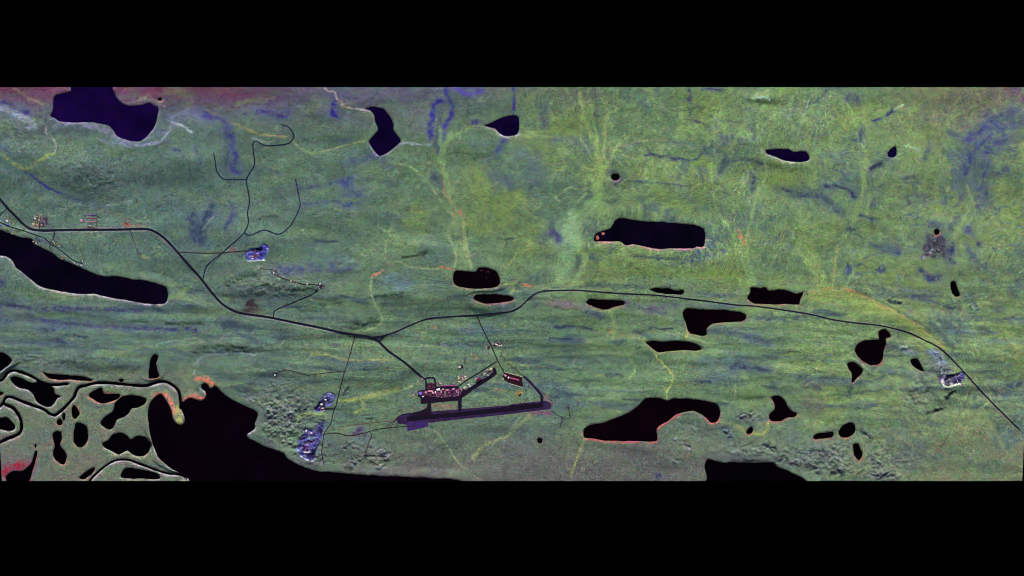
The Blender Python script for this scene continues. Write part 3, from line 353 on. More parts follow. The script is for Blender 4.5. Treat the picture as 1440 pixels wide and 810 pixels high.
    ('O', [(630, 205), (700, 230)], 13, (88, 84, 106), .55), ('O', [(620, 300), (690, 350)], 20, (104, 94, 96), .55), ('O', [(885, 190), (870, 265)], 7, (72, 84, 100), .5), ('O', [(380, 490), (400, 440), (412, 418)], 3.4, (156, 146, 76), .75), ('O', [(620, 215), (660, 190), (720, 230), (735, 300)], 2, (140, 150, 100), .5), ('O', [(200, 640), (400, 640)], 4, (38, 44, 46), .75), ('O', [(540, 660), (680, 682)], 8, (48, 50, 58), .65), ('O', [(775, 700), (825, 700)], 7, (44, 44, 54), .75), ('O', [(460, 630), (515, 640)], 7, (56, 62, 64), .6), ('O', [(380, 40), (450, 50)], 4.4, (56, 66, 94), .7), ('O', [(200, 110), (330, 110), (420, 130)], 6, (56, 66, 92), .6), ('O', [(360, 560), (430, 560)], 8, (80, 94, 96), .5), ('O', [(700, 590), (770, 600)], 10, (60, 68, 76), .5),
    ('P', [(410, 440), (440, 435)], 5, (34, 48, 44), .8), ('P', [(455, 430), (490, 425)], 5, (34, 48, 44), .8), ('P', [(510, 365), (545, 340)], 5, (30, 46, 40), .8), ('P', [(390, 270), (440, 350), (500, 420)], 8, (66, 86, 84), .5), ('P', [(300, 130), (360, 165)], 8, (110, 130, 128), .45), ('P', [(450, 150), (480, 165), (500, 205)], 5, (140, 158, 190), .75), ('P', [(440, 190), (520, 230)], 16, (84, 100, 112), .5), ('P', [(100, 520), (150, 555)], 6, (50, 66, 62), .6), ('P', [(140, 650), (190, 690)], 6, (54, 64, 64), .6), ('P', [(290, 450), (310, 560)], 8, (90, 100, 100), .5), ('P', [(190, 740), (260, 740)], 12, (70, 80, 76), .5),
    ('Z2', [(1070, 90), (980, 170), (900, 230), (800, 270), (740, 340)], 5, (130, 134, 86), .55), ('Z2', [(1010, 100), (930, 210)], 2.4, (126, 150, 116), .6), ('Z2', [(520, 180), (590, 260), (660, 370), (720, 410), (770, 460)], 2.6, (130, 142, 100), .65), ('Z2', [(1300, 420), (1320, 350), (1345, 290), (1362, 240)], 3, (124, 134, 80), .65), ('Z2', [(1000, 40), (1040, 60)], 4, (110, 100, 80), .4), ('Z2', [(1100, 80), (1170, 90)], 5, (116, 74, 100), .8), ('Z2', [(80, 200), (130, 215)], 8, (92, 62, 84), .8), ('Z2', [(95, 180), (125, 180)], 6, (84, 66, 110), .8), ('Z2', [(0, 40), (60, 40), (100, 30)], 4, (70, 84, 104), .4), ('Z2', [(130, 325), (250, 330)], 3, (30, 24, 28), .85), ('Z2', [(170, 338), (250, 345)], 2.2, (150, 150, 150), .7), ('Z2', [(230, 350), (270, 352)], 4, (36, 36, 40), .7), ('Z2', [(20, 390), (60, 400)], 5, (48, 56, 52), .7),
    ('U', [(520, 170), (620, 160), (700, 140), (750, 190), (740, 240), (660, 280)], 4, (134, 144, 80), .65), ('U', [(700, 130), (850, 100), (1080, 40)], 5, (132, 142, 80), .65), ('U', [(120, 380), (150, 310), (280, 280), (400, 300)], 4.4, (122, 140, 76), .65), ('U', [(780, 333), (830, 333)], 2.4, (40, 54, 42), .8), ('U', [(565, 610), (640, 560)], 3, (40, 48, 44), .8), ('U', [(110, 245), (160, 260), (220, 235)], 3, (30, 40, 36), .8), ('U', [(560, 100), (610, 30)], 3, (44, 58, 54), .7),
    ('Z0', [(0, 390), (100, 400), (200, 425), (450, 425)], 3.4, (136, 142, 76), .65), ('Z0', [(140, 650), (260, 650), (500, 595), (560, 570)], 4, (130, 146, 80), .65), ('Z0', [(1150, 625), (1170, 610)], 8, (132, 112, 54), .85), ('Z0', [(900, 405), (912, 415)], 6, (172, 114, 70), .75), ('Z0', [(690, 680), (770, 680)], 4.4, (146, 108, 88), .65), ('Z0', [(850, 680), (900, 660)], 3, (110, 120, 84), .5), ('Z0', [(1030, 590), (1080, 600)], 3, (146, 112, 84), .5), ('Z0', [(680, 245), (690, 250)], 5, (132, 100, 76), .75), ('Z0', [(1310, 630), (1340, 670)], 6, (140, 108, 96), .7), ('Z0', [(20, 285), (50, 287)], 3, (160, 146, 120), .5), ('Z0', [(520, 710), (580, 690)], 3, (124, 92, 70), .6),
    ('F', [(580, 65), (640, 70), (700, 90), (740, 120), (790, 110)], 1.4, (120, 92, 84), .6), ('F', [(755, 150), (778, 150)], 6, (140, 74, 70), .75), ('F', [(810, 158), (870, 155)], 3, (140, 92, 84), .6), ('F', [(500, 165), (580, 172), (860, 172)], 2, (140, 110, 116), .6), ('F', [(860, 340), (885, 350)], 5, (130, 140, 90), .6), ('F', [(820, 130), (960, 135), (1130, 138)], 1.6, (125, 150, 120), .5), ('F', [(100, 380), (120, 390)], 4, (60, 20, 30), .5), ('F', [(1020, 590), (1090, 560), (1140, 520)], 8, (118, 140, 84), .55), ('F', [(1020, 500), (1090, 440)], 3, (116, 136, 92), .5), ('V', [(395, 430), (455, 440)], 5, (66, 62, 118), .75), ('V', [(20, 205), (50, 210)], 4, (82, 76, 150), .8), ('V', [(60, 268), (85, 268)], 4, (66, 60, 160), .8), ('V', [(0, 265), (10, 270)], 4, (66, 60, 160), .8), ('V', [(60, 195), (80, 190)], 3, (150, 140, 70), .7),
    ('V', [(0, 300), (100, 340), (260, 380), (400, 460), (520, 540)], 3, (112, 112, 84), .5), ('V', [(345, 260), (395, 275), (400, 180), (370, 200)], 6, (150, 148, 118), .75),
]
n_p = fnoise(.75, .75, 0, 41); n_w = fnoise(3.4, 2.6, 0, 42); n_w2 = fnoise(3.4, 2.6, 0, 43)
NE = smooth(900, 980, gx) * (1 - smooth(380, 430, gy))
C = mixc(C, (66, 82, 110), (np.exp(-(R2 / .2) ** 2) * gate2 * 1.0 + np.exp(-(R1 / .16) ** 2) * gate * .7) * NE * np.clip(1 + .4 * n_w, .3, 1.4))
C = mixc(C, (134, 156, 100), np.exp(-(R1 / .085) ** 2) * np.clip(gate + .15, 0, 1) * .9 * smooth(560, 700, gx) * (1 - smooth(400, 440, gy) * smooth(1150, 1000, gx)))
C = mixc(C, (122, 150, 92), np.exp(-(R5 / .15) ** 2) * .85 * smooth(640, 820, gx) * (1 - smooth(360, 410, gy)))
C = mixc(C, (128, 148, 100), np.exp(-(R2 / .06) ** 2) * (1 - gate) * .5 * (1 - smooth(400, 460, gy)))
C = mixc(C, (62, 80, 84), np.exp(-(R3 / .1) ** 2) * streak * .75 * gate)
C = mixc(C, (122, 142, 92), np.exp(-(R3 / .07) ** 2) * streak * .65 * (1 - gate))
C = mixc(C, (128, 128, 88), np.exp(-(R4 / .09) ** 2) * .65 * smooth(1180, 1300, gx))
C = mixc(C, (70, 92, 76), np.exp(-(np.abs(R4 - .3) / .09) ** 2) * .6 * smooth(1180, 1300, gx) * gate)
C = mixc(C, (120, 124, 100), np.exp(-(R1 / .04) ** 2) * .35 * smooth(560, 620, gy) * (1 - delta))
ck = np.clip(crag * 1.5 - .45, 0, 1)
C = mixc(C, (46, 46, 54), ck * np.clip(.8 * (n_p + .4 * n_w - .2), 0, .85))
C = mixc(C, (150, 152, 164), ck * np.clip(.7 * (-n_p - .5), 0, .7))
LENS = smooth(1.35, 2.0, warp(fnoise(15, 2.3, .05, 68), 3, 280) + .25 * n_p) * streak * smooth(180, 420, gx + 200)
C = mixc(C, (50, 62, 84), LENS * .7)
C = mixc(C, (118, 138, 96), smooth(1.2, 2.0, warp(fnoise(18, 1.8, .03, 69), 3, 290)) * streak * .55)
C = mixc(C, (88, 112, 92), np.clip(.5 * n_f + .4 * n_sm - .2, 0, .6) * delta)
C = mixc(C, (126, 118, 104), np.clip(-.4 * n_sm + .4 * n_p - .3, 0, .5) * delta)
SPK = np.exp(-(np.abs(fnoise(7, 6, 0, 62) + .3 * fnoise(2, 2, 0, 63)) / .09) ** 2) * smooth(600, 800, gx) * (1 - smooth(380, 430, gy) * smooth(1150, 1050, gx))
C = mixc(C, (66, 84, 96), SPK * .6)
C = mixc(C, (126, 150, 96), np.exp(-(np.abs(fnoise(8, 9, .3, 64) + .3 * fnoise(2, 2, 0, 65)) / .08) ** 2) * .6 * smooth(560, 760, gx) * (1 - smooth(380, 430, gy) * smooth(1150, 1050, gx)))
C = mixc(C, (112, 112, 120), np.clip(crag * 1.4 - .45, 0, 1) * np.clip(.7 + .3 * n_f, 0, 1))
C = mixc(C, (112, 116, 116), rough * .35)
C = mixc(C, (84, 104, 100), np.clip(.25 * fnoise(9, 3.5, .02, 66), 0, .45) * (1 - east))
C = mixc(C, (100, 124, 88), np.clip(.25 * fnoise(12, 5, .05, 67), 0, .45) * (1 - .6 * east))
C *= np.clip(1 + .08 * n_p + .05 * n_f + .035 * n_sm, .55, 1.5)[..., None]
GRAIN = np.clip(.95 + .20 * n_f + .12 * n_w + .22 * n_p, .25, 1.2)
for (s, pts, w, col, a) in STROKES:
    P = catmull(T(s, pts), False, 3)
    wv = window(P, w * 1.5 + 2)
    if wv is None:
        continue
    j = 1.0 if w >= 3 else .35
    d = line_dist(P, gx[wv] + j * (n_w[wv] * min(1.8, w * .13) + n_f[wv] * .5), gy[wv] + j * (n_w2[wv] * min(1.7, w * .12) + n_p[wv] * .4)) / (max(w, 1.7) / 2)
    if w >= 3 and col[2] > 1.3 * col[1]:
        a = a * .92
    c3 = np.array(col, float)
    if w >= 1.7 and max(c3) < 170 and c3[1] < 100 and c3[0] < 100:
        c3 = c3 * .86
        a = min(.97, a * 1.25)
    elif w < 12:
        c3 = np.minimum(c3 * 1.06, 255); a = min(.9, a * (1.08 if w >= 3.2 else .92))
    if w >= 5 and col[2] > 1.3 * col[1]:
        a = a * np.clip(.84 + .2 * n_f[wv] + .2 * n_p[wv] + .12 * n_w[wv], .1, 1.05)
        C[wv] = mixc(C[wv], (80, 90, 126), .42 * a * np.exp(-(d / 2.1) ** 2))
    if w >= 5 and col[2] > 1.3 * col[1]:
        c3 = c3 + (c3 @ np.array([.3, .6, .1]) - c3) * .14
    if col[0] > 1.3 * col[1] and col[0] > 140 and w < 7 and s not in ('Z1', 'L'):
        a = a * np.clip(.66 + .4 * n_f[wv] + .3 * n_p[wv], 0, 1.1)
    col = c3
    core = np.exp(-.9 * d ** 2.6)
    C[wv] = mixc(C[wv], col, a * core * (GRAIN[wv] if w >= 3 else np.clip(GRAIN[wv] + .25 * n_w2[wv], .2, 1.1)))


def fillp(s, pts, col, a=.9, f=1.2, rag=.8):
    P = np.array(T(s, pts))
    wv = window(P, 4)
    d = line_dist(P, gx[wv], gy[wv], True)
    d = np.where(inside(P, gx[wv], gy[wv]), -d, d) + n_f[wv] * rag
    m = smooth(f * .5, -f, d)
    C[wv] = mixc(C[wv], col, m * a)
    return wv, m


clear = np.zeros_like(gx)          # where nothing grows


def bare(wv, m): clear[wv] = np.maximum(clear[wv], m)


# gravel pits: bare ground, dug out
PIT = (86, 84, 152)
for args, dz in [
    (('W', [(160, 175), (195, 190), (215, 130), (300, 112), (345, 75), (385, 95), (388, 160), (350, 225), (345, 240), (190, 250), (170, 220)], (72, 70, 168), .9), 3),
    (('W', [(215, 150), (280, 115), (345, 125), (330, 165), (250, 165)], (20, 18, 40), .9), 5), (('W', [(215, 205), (260, 170), (310, 190), (290, 220), (240, 228)], (140, 108, 136), .85), 1), (('W', [(245, 190), (275, 190), (270, 225), (245, 220)], (92, 34, 62), .8), 1),
    (('W', [(182, 247), (350, 236), (357, 244), (186, 258)], (190, 205, 205), .9, .8, .3), 0),
    (('U', [(270, 240), (350, 140), (380, 95), (470, 85), (490, 130), (460, 200), (390, 220), (340, 270), (290, 265)], PIT, .9), 3), (('U', [(275, 245), (330, 170), (390, 140), (440, 150), (400, 220), (330, 265)], (16, 12, 34), .85), 5), (('U', [(270, 245), (320, 220), (330, 260)], (74, 66, 150), .7), 0), (('U', [(395, 215), (450, 165), (465, 190), (420, 225)], (110, 108, 190), .8), 0),
    (('U', [(120, 560), (160, 490), (180, 430), (270, 440), (340, 360), (390, 350), (380, 430), (350, 540), (310, 640), (290, 730), (230, 745), (160, 700), (125, 640)], PIT, .9), 4), (('U', [(170, 600), (210, 545), (290, 530), (300, 570), (230, 600), (230, 650), (175, 640)], (74, 22, 66), .85), 3), (('U', [(180, 665), (260, 660), (300, 640), (300, 700), (240, 725)], (30, 14, 44), .9), 6), (('U', [(290, 450), (350, 380), (385, 380), (365, 470), (330, 500)], (40, 44, 70), .75), 2), (('U', [(210, 500), (280, 490), (330, 520), (240, 545)], (92, 116, 128), .7), 0),
    (('U', [(180, 645), (265, 648), (268, 660), (185, 660)], (205, 195, 210), .95, .7, .2), 0), (('U', [(145, 690), (200, 725), (250, 745), (290, 735), (285, 728), (245, 732), (200, 708), (155, 682)], (175, 180, 205), .9, .7, .2), 0), (('U', [(300, 370), (340, 350), (390, 350), (385, 362), (330, 366)], (26, 16, 26), .9, .8, .2), 0),
    (('U', [(285, 610), (355, 520), (360, 545), (300, 640)], (26, 30, 50), .7, 1, .4), 2), (('U', [(225, 585), (290, 545), (295, 590), (240, 620)], (92, 96, 176), .7), 0),
    (('X', [(290, 500), (420, 480), (560, 460), (660, 440), (665, 560), (610, 615), (440, 670), (360, 665), (310, 620)], (70, 60, 96), .85), 3), (('X', [(420, 485), (540, 455), (600, 480), (500, 520), (430, 580), (370, 560)], (14, 10, 20), .9), 5), (('X', [(510, 530), (640, 500), (665, 560), (600, 600), (520, 600)], (34, 22, 78), .85), 2), (('X', [(320, 570), (350, 555), (380, 610), (430, 640), (540, 600), (620, 600), (620, 620), (540, 640), (440, 675), (370, 670)], (196, 200, 186), .9, .8, .4), -4), (('X', [(430, 590), (500, 590), (480, 620), (430, 625)], (196, 168, 176), .7, 1, .5), -2), (('X', [(590, 520), (650, 440), (672, 450), (650, 520)], (76, 66, 130), .85), 0),
    (('V', [(345, 265), (355, 200), (378, 160), (425, 180), (415, 290), (330, 285)], (112, 106, 98), .8), 0), (('V', [(428, 178), (498, 190), (482, 292), (415, 290)], (52, 34, 70), .92, .8, .2), 0), (('F', [(498, 182), (530, 160), (565, 168), (578, 184)], (30, 14, 34), .92, .8, .2), 0),
    (('W', [(835, 480), (870, 455), (930, 480), (900, 535)], (42, 24, 50), .92, .8, .4), 0), (('W', [(720, 470), (830, 466), (830, 480), (720, 476)], (38, 26, 44), .8, .8, .2), 0),
    (('R', [(850, 350), (900, 330), (1000, 330), (1005, 400), (900, 440), (850, 420)], (96, 112, 78), .7), 0), (('R', [(870, 370), (920, 365), (915, 420), (870, 415)], (16, 26, 20), .8, 1, .3), 0), (('R', [(845, 170), (950, 150), (960, 220), (870, 240)], (32, 24, 34), .85, 1, .4), 0), (('R', [(820, 330), (850, 320), (835, 400), (810, 440)], (52, 28, 44), .8, 1, .4), 0), (('R', [(960, 40), (1010, 45), (990, 120), (955, 180), (945, 120)], (40, 24, 48), .75, 1, .4), 0),
    (('S', [(95, 85), (125, 80), (150, 130), (115, 125)], (22, 20, 28), .9, .8, .3), 0), (('S', [(155, 65), (260, 50), (275, 85), (240, 105), (165, 90)], (52, 24, 38), .9, .8, .4), 0), (('S', [(425, 600), (460, 570), (470, 590), (440, 615)], (20, 14, 14), .9, .8, .3), 0),
    (('S', [(0, 440), (150, 345), (130, 300), (0, 380)], (92, 108, 112), .6, 1.2, .5), 0), (('Y', [(180, 270), (200, 258), (225, 275), (195, 285)], (52, 18, 28), .9, .8, .3), 0), (('K', [(652, 265), (690, 215), (725, 165), (770, 140), (800, 200), (812, 262), (770, 250), (720, 258)], (76, 72, 80), .85, 2, 1.4), .5), (('X', [(220, 90), (300, 140), (410, 300), (400, 350), (300, 340), (240, 200)], (112, 122, 140), .6, 2, 1.2), .5), (('X', [(230, 330), (420, 330), (560, 430), (420, 480), (300, 470)], (84, 92, 92), .55, 2, 1.4), .5), (('Y', [(90, 305), (130, 305), (125, 338), (95, 335)], (40, 20, 44), .9, .8, .3), 0),
]:
    wv, m = fillp(*args)
    bare(wv, m)
    tn = n_p[wv] + .8 * n_f[wv]
    if dz == 0 and args[0][0] in 'RSV':
        C[wv] = mixc(C[wv], (26, 22, 30), m * np.clip(.45 * (tn - .2), 0, .7))
        C[wv] = mixc(C[wv], (150, 142, 130), m * np.clip(.4 * (-tn - .7), 0, .5))
    if dz > 0:
        C[wv] = mixc(C[wv], (22, 18, 36), m * np.clip(.55 * (tn - .45), 0, .75))
        C[wv] = mixc(C[wv], (158, 156, 190), m * np.clip(.5 * (-tn - .95), 0, .6))
        Hh[wv] += m * 2.2 * n_p[wv]
    Hh[wv] -= dz * m * 2.2

# ------------------------------------------------------------------ roads (centre lines)
ROADS = [
    ('T', [(c[0], c[1]) for c in T('F', [(-20, -22), (0, 0), (40, 50), (100, 110), (150, 160), (200, 184), (300, 187), (500, 184), (700, 183), (800, 180), (880, 180), (930, 196), (980, 230), (1023, 272)]) + T('G', [(100, 300), (180, 390), (250, 480), (310, 545), (370, 580), (430, 600), (600, 626), (750, 657), (900, 687), (1000, 710), (1100, 727)]) + T('Z0', [(300, 292), (340, 303), (370, 322), (430, 378), (520, 442), (600, 512), (625, 532)])], 3.1, 'tar'),
    ('T', T('Z0', [(318, 297), (360, 295), (400, 288), (470, 265), (560, 225), (640, 195), (700, 187), (800, 180), (920, 172), (1050, 160), (1110, 152), (1160, 130), (1200, 95), (1240, 60), (1290, 40), (1360, 35)]) + T('I', [(120, 461), (200, 466), (400, 481), (600, 491), (800, 513), (950, 532), (1100, 551)]) + T('J', [(200, 752), (400, 776)]) + T('K', [(0, 606), (120, 635), (250, 655), (400, 671), (500, 691), (600, 720), (700, 770)]) + T('P', [(430, 106), (480, 136), (520, 171), (590, 246), (640, 301), (720, 386), (800, 466), (885, 548)]), 1.9, 'tar'),
    ('Z0', [(372, 320), (400, 288)], 1.8, 'tar'),
    ('T', T('Z0', [(238, 284), (210, 390), (180, 485), (150, 600), (130, 680)]) + T('U', [(470, 240), (440, 375), (400, 430), (372, 482), (365, 560), (355, 640), (365, 720), (378, 775)]), 1.2, 'gravel'),
    ('Y', [(778, 280), (600, 300), (430, 320), (340, 295), (240, 275), (190, 275), (130, 300), (80, 295)], .9, 'gravel'),
    ('T', T('B', [(450, 258), (490, 270), (515, 300), (522, 335), (490, 370), (400, 382), (350, 382), (300, 355), (280, 375), (285, 440), (288, 500), (240, 585), (250, 650), (258, 720), (246, 790)]) + T('G', [(467, 50), (440, 118), (350, 200), (300, 245), (230, 300), (205, 340), (195, 395)]), 1.5, 'blue'),
    ('B', [(45, 430), (55, 480), (65, 540), (100, 580), (150, 587), (238, 585)], 1.4, 'blue'),
    ('T', T('B', [(535, 585), (550, 660), (563, 735), (545, 790)]) + T('G', [(720, 70), (650, 125), (560, 100), (480, 132), (442, 116)]), 1.4, 'blue'),
    ('G', [(35, 232), (130, 237), (290, 238), (440, 225), (470, 230)], 1.3, 'gravel'),
    ('G', [(885, 450), (840, 490), (640, 575), (620, 600), (615, 625)], 1.4, 'tar'),
    ('G', [(600, 350), (640, 375), (720, 405), (800, 425), (870, 425)], 1.0, 'gravel'),
    ('G', [(530, 332), (620, 340), (650, 372)], .7, 'gravel'),
    ('T', T('F', [(330, 188), (318, 240), (300, 265), (300, 308)]), 1.2, 'tar'),
    ('V', [(-30, 228), (0, 240), (100, 285), (150, 300), (250, 330), (400, 382), (460, 402), (520, 460), (600, 510), (680, 575), (760, 632), (855, 672)], 1.2, 'tar'),
    ('V', [(75, 85), (0, 165), (-30, 195)], 1.2, 'tar'),
    ('V', [(398, 380), (365, 410)], .9, 'tar'),
    ('V', [(405, 318), (412, 230), (420, 180)], 1.0, 'gravel'),
    ('F', [(780, 185), (800, 250), (828, 322)], .8, 'gravel'),
    ('F', [(580, 90), (581, 184)], 1.0, 'gravel'),
    ('T', T('Z0', [(920, 170), (960, 260), (1000, 340), (1040, 430), (1078, 502)]), 1.4, 'tar'),
    ('R', [(300, 380), (345, 372), (400, 360), (450, 365), (480, 390), (487, 440), (492, 530)], 2.4, 'tar'),
    ('R', [(325, 380), (336, 440), (337, 590)], 2.2, 'tar'),
    ('R', [(500, 515), (700, 512), (850, 505), (1000, 402), (1290, 222), (1490, 92)], 1.7, 'tar'),
    ('S', [(260, 180), (330, 270), (430, 350), (560, 470), (700, 580), (770, 655), (795, 690)], .8, 'gravel'),
    ('S', [(290, 95), (258, 160), (260, 190)], .7, 'gravel'),
    ('Z2', [(1180, 72), (1245, 110), (1290, 110)], .8, 'gravel'),
    ('Z2', [(1245, 110), (1230, 165)], .8, 'gravel'),
    ('Z2', [(1275, 30), (1285, 110)], .8, 'gravel'),
    ('U', [(372, 484), (440, 468), (520, 470), (580, 487), (650, 490), (760, 465), (860, 435), (1000, 415), (1120, 406), (1260, 402)], 1.2, 'gravel'),
    ('U', [(1000, 415), (1080, 310)], .9, 'gravel'),
    ('U', [(1050, 350), (930, 360), (720, 380), (540, 405), (515, 420), (520, 470)], .8, 'rusty'),
    ('U', [(810, 452), (825, 490), (790, 590), (765, 690)], .8, 'gravel'),
    ('U', [(765, 705), (850, 745), (900, 780)], .8, 'gravel'),
    ('U', [(480, 235), (400, 232), (360, 240)], .8, 'gravel'),
    ('P', [(637, 300), (600, 400), (560, 465), (510, 560), (470, 630)], .6, 'rusty'),
    ('Q', [(20, 665), (75, 620), (125, 580)], 1.0, 'gravel'),
    ('Q', [(130, 573), (250, 555), (320, 530), (340, 505)], 1.6, 'tar'),
    ('S', [(490, 400), (545, 450), (610, 520), (682, 602)], 3.0, 'tar'),
]
road_d = np.full((NY, NX), 50.0)
RP = []
for i, (s, pts, w, m) in enumerate(ROADS):
    P = catmull(T(s, pts), False, .8)
    RP.append((P, w, m))
    Pc = catmull(T(s, pts), False, 3)
    wv = window(Pc, 8)
    road_d[wv] = np.minimum(road_d[wv], line_dist(Pc, gx[wv], gy[wv]) - w / 2)
bare(np.s_[:, :], smooth(2.0, .8, road_d))
# pale line along the south side of the highway
Pc = catmull([(x + .3, y + 2.5) for x, y in ROADS[0][1][4:-8]], False, 3)
wv = window(Pc, 6)
C[wv] = mixc(C[wv], (160, 160, 172), .6 * np.exp(-(line_dist(Pc, gx[wv], gy[wv]) / .7) ** 2))

lum = (C @ np.array([.2126, .7152, .0722]))[..., None]
vi = smooth(1.15, 1.5, C[..., 2:3] / np.maximum(C[..., 1:2], 1e-4))
C = C + (lum - C) * (.10 - .05 * smooth(560, 1000, gx) * (1 - smooth(500, 640, gy)))[..., None] * (1 - vi)
C *= (1 + .07 * smooth(700, 1200, gx) - .03 * (1 - smooth(300, 700, gx)))[..., None]
# airfield surroundings: mown dusty ground
for args in [(('Q', [(100, 560), (340, 500), (560, 490), (640, 520), (980, 480), (1210, 440), (1330, 470), (1300, 560), (900, 600), (360, 650), (160, 660)], (104, 108, 88), .5, 3, 1)),
             (('Q', [(380, 520), (400, 490), (560, 480), (560, 530), (460, 545)], (132, 110, 92), .45, 3, 1)),
             (('Q', [(1230, 420), (1300, 470), (1310, 500), (1240, 500)], (120, 92, 100), .7, 2, 1)),
             (('Q', [(1080, 575), (1160, 548), (1300, 545), (1290, 575)], (112, 72, 98), .7, 2, .8)),
             (('S', [(470, 360), (700, 575), (780, 660), (700, 600), (500, 420)], (128, 120, 128), .6, 1.4, .5))]:
    fillp(*args)

# cleared dusty verges of the highways
for k_ in (0, 1):
    Pc = catmull(ROADS[k_][1], False, 3)
    wv = window(Pc, 6)
    dd = line_dist(Pc, gx[wv], gy[wv]) - ROADS[k_][2] / 2
    C[wv] = mixc(C[wv], (118, 118, 112), (.4 - .12 * k_) * np.exp(-((dd - .6) / 1.0) ** 2) * np.clip(.8 + .5 * n_w[wv], 0, 1.3))
# shores: lit rim painted on north-facing banks, in each lake's shore tint
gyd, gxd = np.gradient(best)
for i, l in enumerate(SD):
    wv = l['win']
    m = (owner[wv] == i)
    d = best[wv]
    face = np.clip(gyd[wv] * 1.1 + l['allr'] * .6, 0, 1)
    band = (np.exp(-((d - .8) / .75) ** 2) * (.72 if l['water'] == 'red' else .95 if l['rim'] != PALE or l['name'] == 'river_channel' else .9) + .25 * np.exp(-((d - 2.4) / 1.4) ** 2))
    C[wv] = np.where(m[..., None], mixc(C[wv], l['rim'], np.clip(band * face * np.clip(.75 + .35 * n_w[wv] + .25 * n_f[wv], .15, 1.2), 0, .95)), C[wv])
    bed = smooth(.4, -.6, d) * m
    C[wv] = mixc(C[wv], (12, 6, 14), bed)
    # bank shade painted as a dark margin on shores facing away from the sun
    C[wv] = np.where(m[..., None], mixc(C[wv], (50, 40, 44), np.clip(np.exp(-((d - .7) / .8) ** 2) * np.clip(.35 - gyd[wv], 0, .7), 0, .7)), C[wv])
bare(np.s_[:, :], smooth(2.4, 1.2, best))
bare(win, fm > .98)

# ------------------------------------------------------------------ lake levels and banks
for i, l in enumerate(SD):
    wv = l['win']
    m = owner[wv] == i
    core = m & (best[wv] < 1.5)
    l['z'] = float(np.median(Hh[wv][core])) - 2.5 if core.any() else 0
    d = best[wv]
    prof = np.where(d > 0, 3.6 * np.tanh(d / 1.3) + .25 * d, 2.2 * d)
    bl = (1 - smooth(2, 16, d)) * m
    Hh[wv] = Hh[wv] * (1 - bl) + (l['z'] + np.maximum(prof, -12)) * bl


for (sh, pts, w_, li, cs) in [('I', [(250, 150), (268, 142), (290, 122)], 5.5, 8, (186, 108, 86)), ('H', [(750, 342), (775, 346), (800, 352)], 1.6, 9, (72, 46, 48)), ('H', [(783, 352), (784, 395)], 1.6, 9, (70, 44, 48))]:
    Pc = catmull(T(sh, pts), False, 2)
    wv = window(Pc, 8)
    m = np.clip(np.exp(-(line_dist(Pc, gx[wv], gy[wv]) / (w_ * .5)) ** 2) * (1.1 + .5 * n_f[wv] + .35 * n_p[wv]), 0, 1)
    Hh[wv] = np.where(m > .35, np.maximum(Hh[wv], SD[li]['z'] - .5 + 1.6 * m), Hh[wv])
    C[wv] = mixc(C[wv], cs, np.where(m > .3, .9, 0))


def ground_z(px, py):
    fx = np.clip(np.asarray(px, float) - X0, 0, NX - 1.001); fy = np.clip(np.asarray(py, float) - Y0, 0, NY - 1.001)
    ix, iy = fx.astype(int), fy.astype(int)
    tx, ty = fx - ix, fy - iy
    return (Hh[iy, ix] * (1 - tx) + Hh[iy, ix + 1] * tx) * (1 - ty) + (Hh[iy + 1, ix] * (1 - tx) + Hh[iy + 1, ix + 1] * tx) * ty


def level(px, py, r):
    wv = window(np.array([[px, py]]), r * 2 + 2)
    d = np.hypot(gx[wv] - px, gy[wv] - py)
    k = 1 - smooth(r, r * 2 + 1, d)
    Hh[wv] = Hh[wv] * (1 - k) + float(ground_z(px, py)) * k


# ------------------------------------------------------------------ materials
def new_mat(name, rough=.9):
    m = bpy.data.materials.new(name)
    m.use_nodes = True
    nt = m.node_tree
    b = nt.nodes['Principled BSDF']
    b.inputs['Roughness'].default_value = rough
    b.inputs['Specular IOR Level'].default_value = .15
    return m, nt, b


def grain(nt, src, specs):
    """multiply a colour by world-space noise, each spec = (scale in metres, low, high, mono)"""
    geo = nt.nodes.new('ShaderNodeNewGeometry')
    for (size, lo, hi, mono) in specs:
        nz = nt.nodes.new('ShaderNodeTexNoise'); nz.inputs['Scale'].default_value = 1.0 / size
        nz.inputs['Detail'].default_value = 1.0
        nt.links.new(geo.outputs['Position'], nz.inputs['Vector'])
        mr = nt.nodes.new('ShaderNodeMapRange'); mr.data_type = 'FLOAT_VECTOR'
        mr.inputs[7].default_value = (.28,) * 3; mr.inputs[8].default_value = (.72,) * 3
        mr.inputs[9].default_value = (lo,) * 3; mr.inputs[10].default_value = (hi,) * 3
        nt.links.new(nz.outputs['Fac' if mono else 'Color'], mr.inputs[6])
        mx = nt.nodes.new('ShaderNodeMix'); mx.data_type = 'RGBA'; mx.blend_type = 'MULTIPLY'
        mx.inputs[0].default_value = 1
        nt.links.new(src, mx.inputs[6]); nt.links.new(mr.outputs[1], mx.inputs[7])
        src = mx.outputs[2]
    return src


def cover_mat(name, specs):
    m, nt, b = new_mat(name, .95)
    at = nt.nodes.new('ShaderNodeAttribute'); at.attribute_name = 'cover'
    nt.links.new(grain(nt, at.outputs['Color'], specs), b.inputs['Base Color'])
    return m


def flat_mat(name, rgb, rough=.8, specs=((14, .7, 1.3, True),), metal=0):
    m, nt, b = new_mat(name, rough)
    c = nt.nodes.new('ShaderNodeRGB')
    v = lin(rgb) / GAIN
    c.outputs[0].default_value = (v[0], v[1], v[2], 1)
    nt.links.new(grain(nt, c.outputs[0], specs), b.inputs['Base Color'])
    b.inputs['Metallic'].default_value = metal
    return m


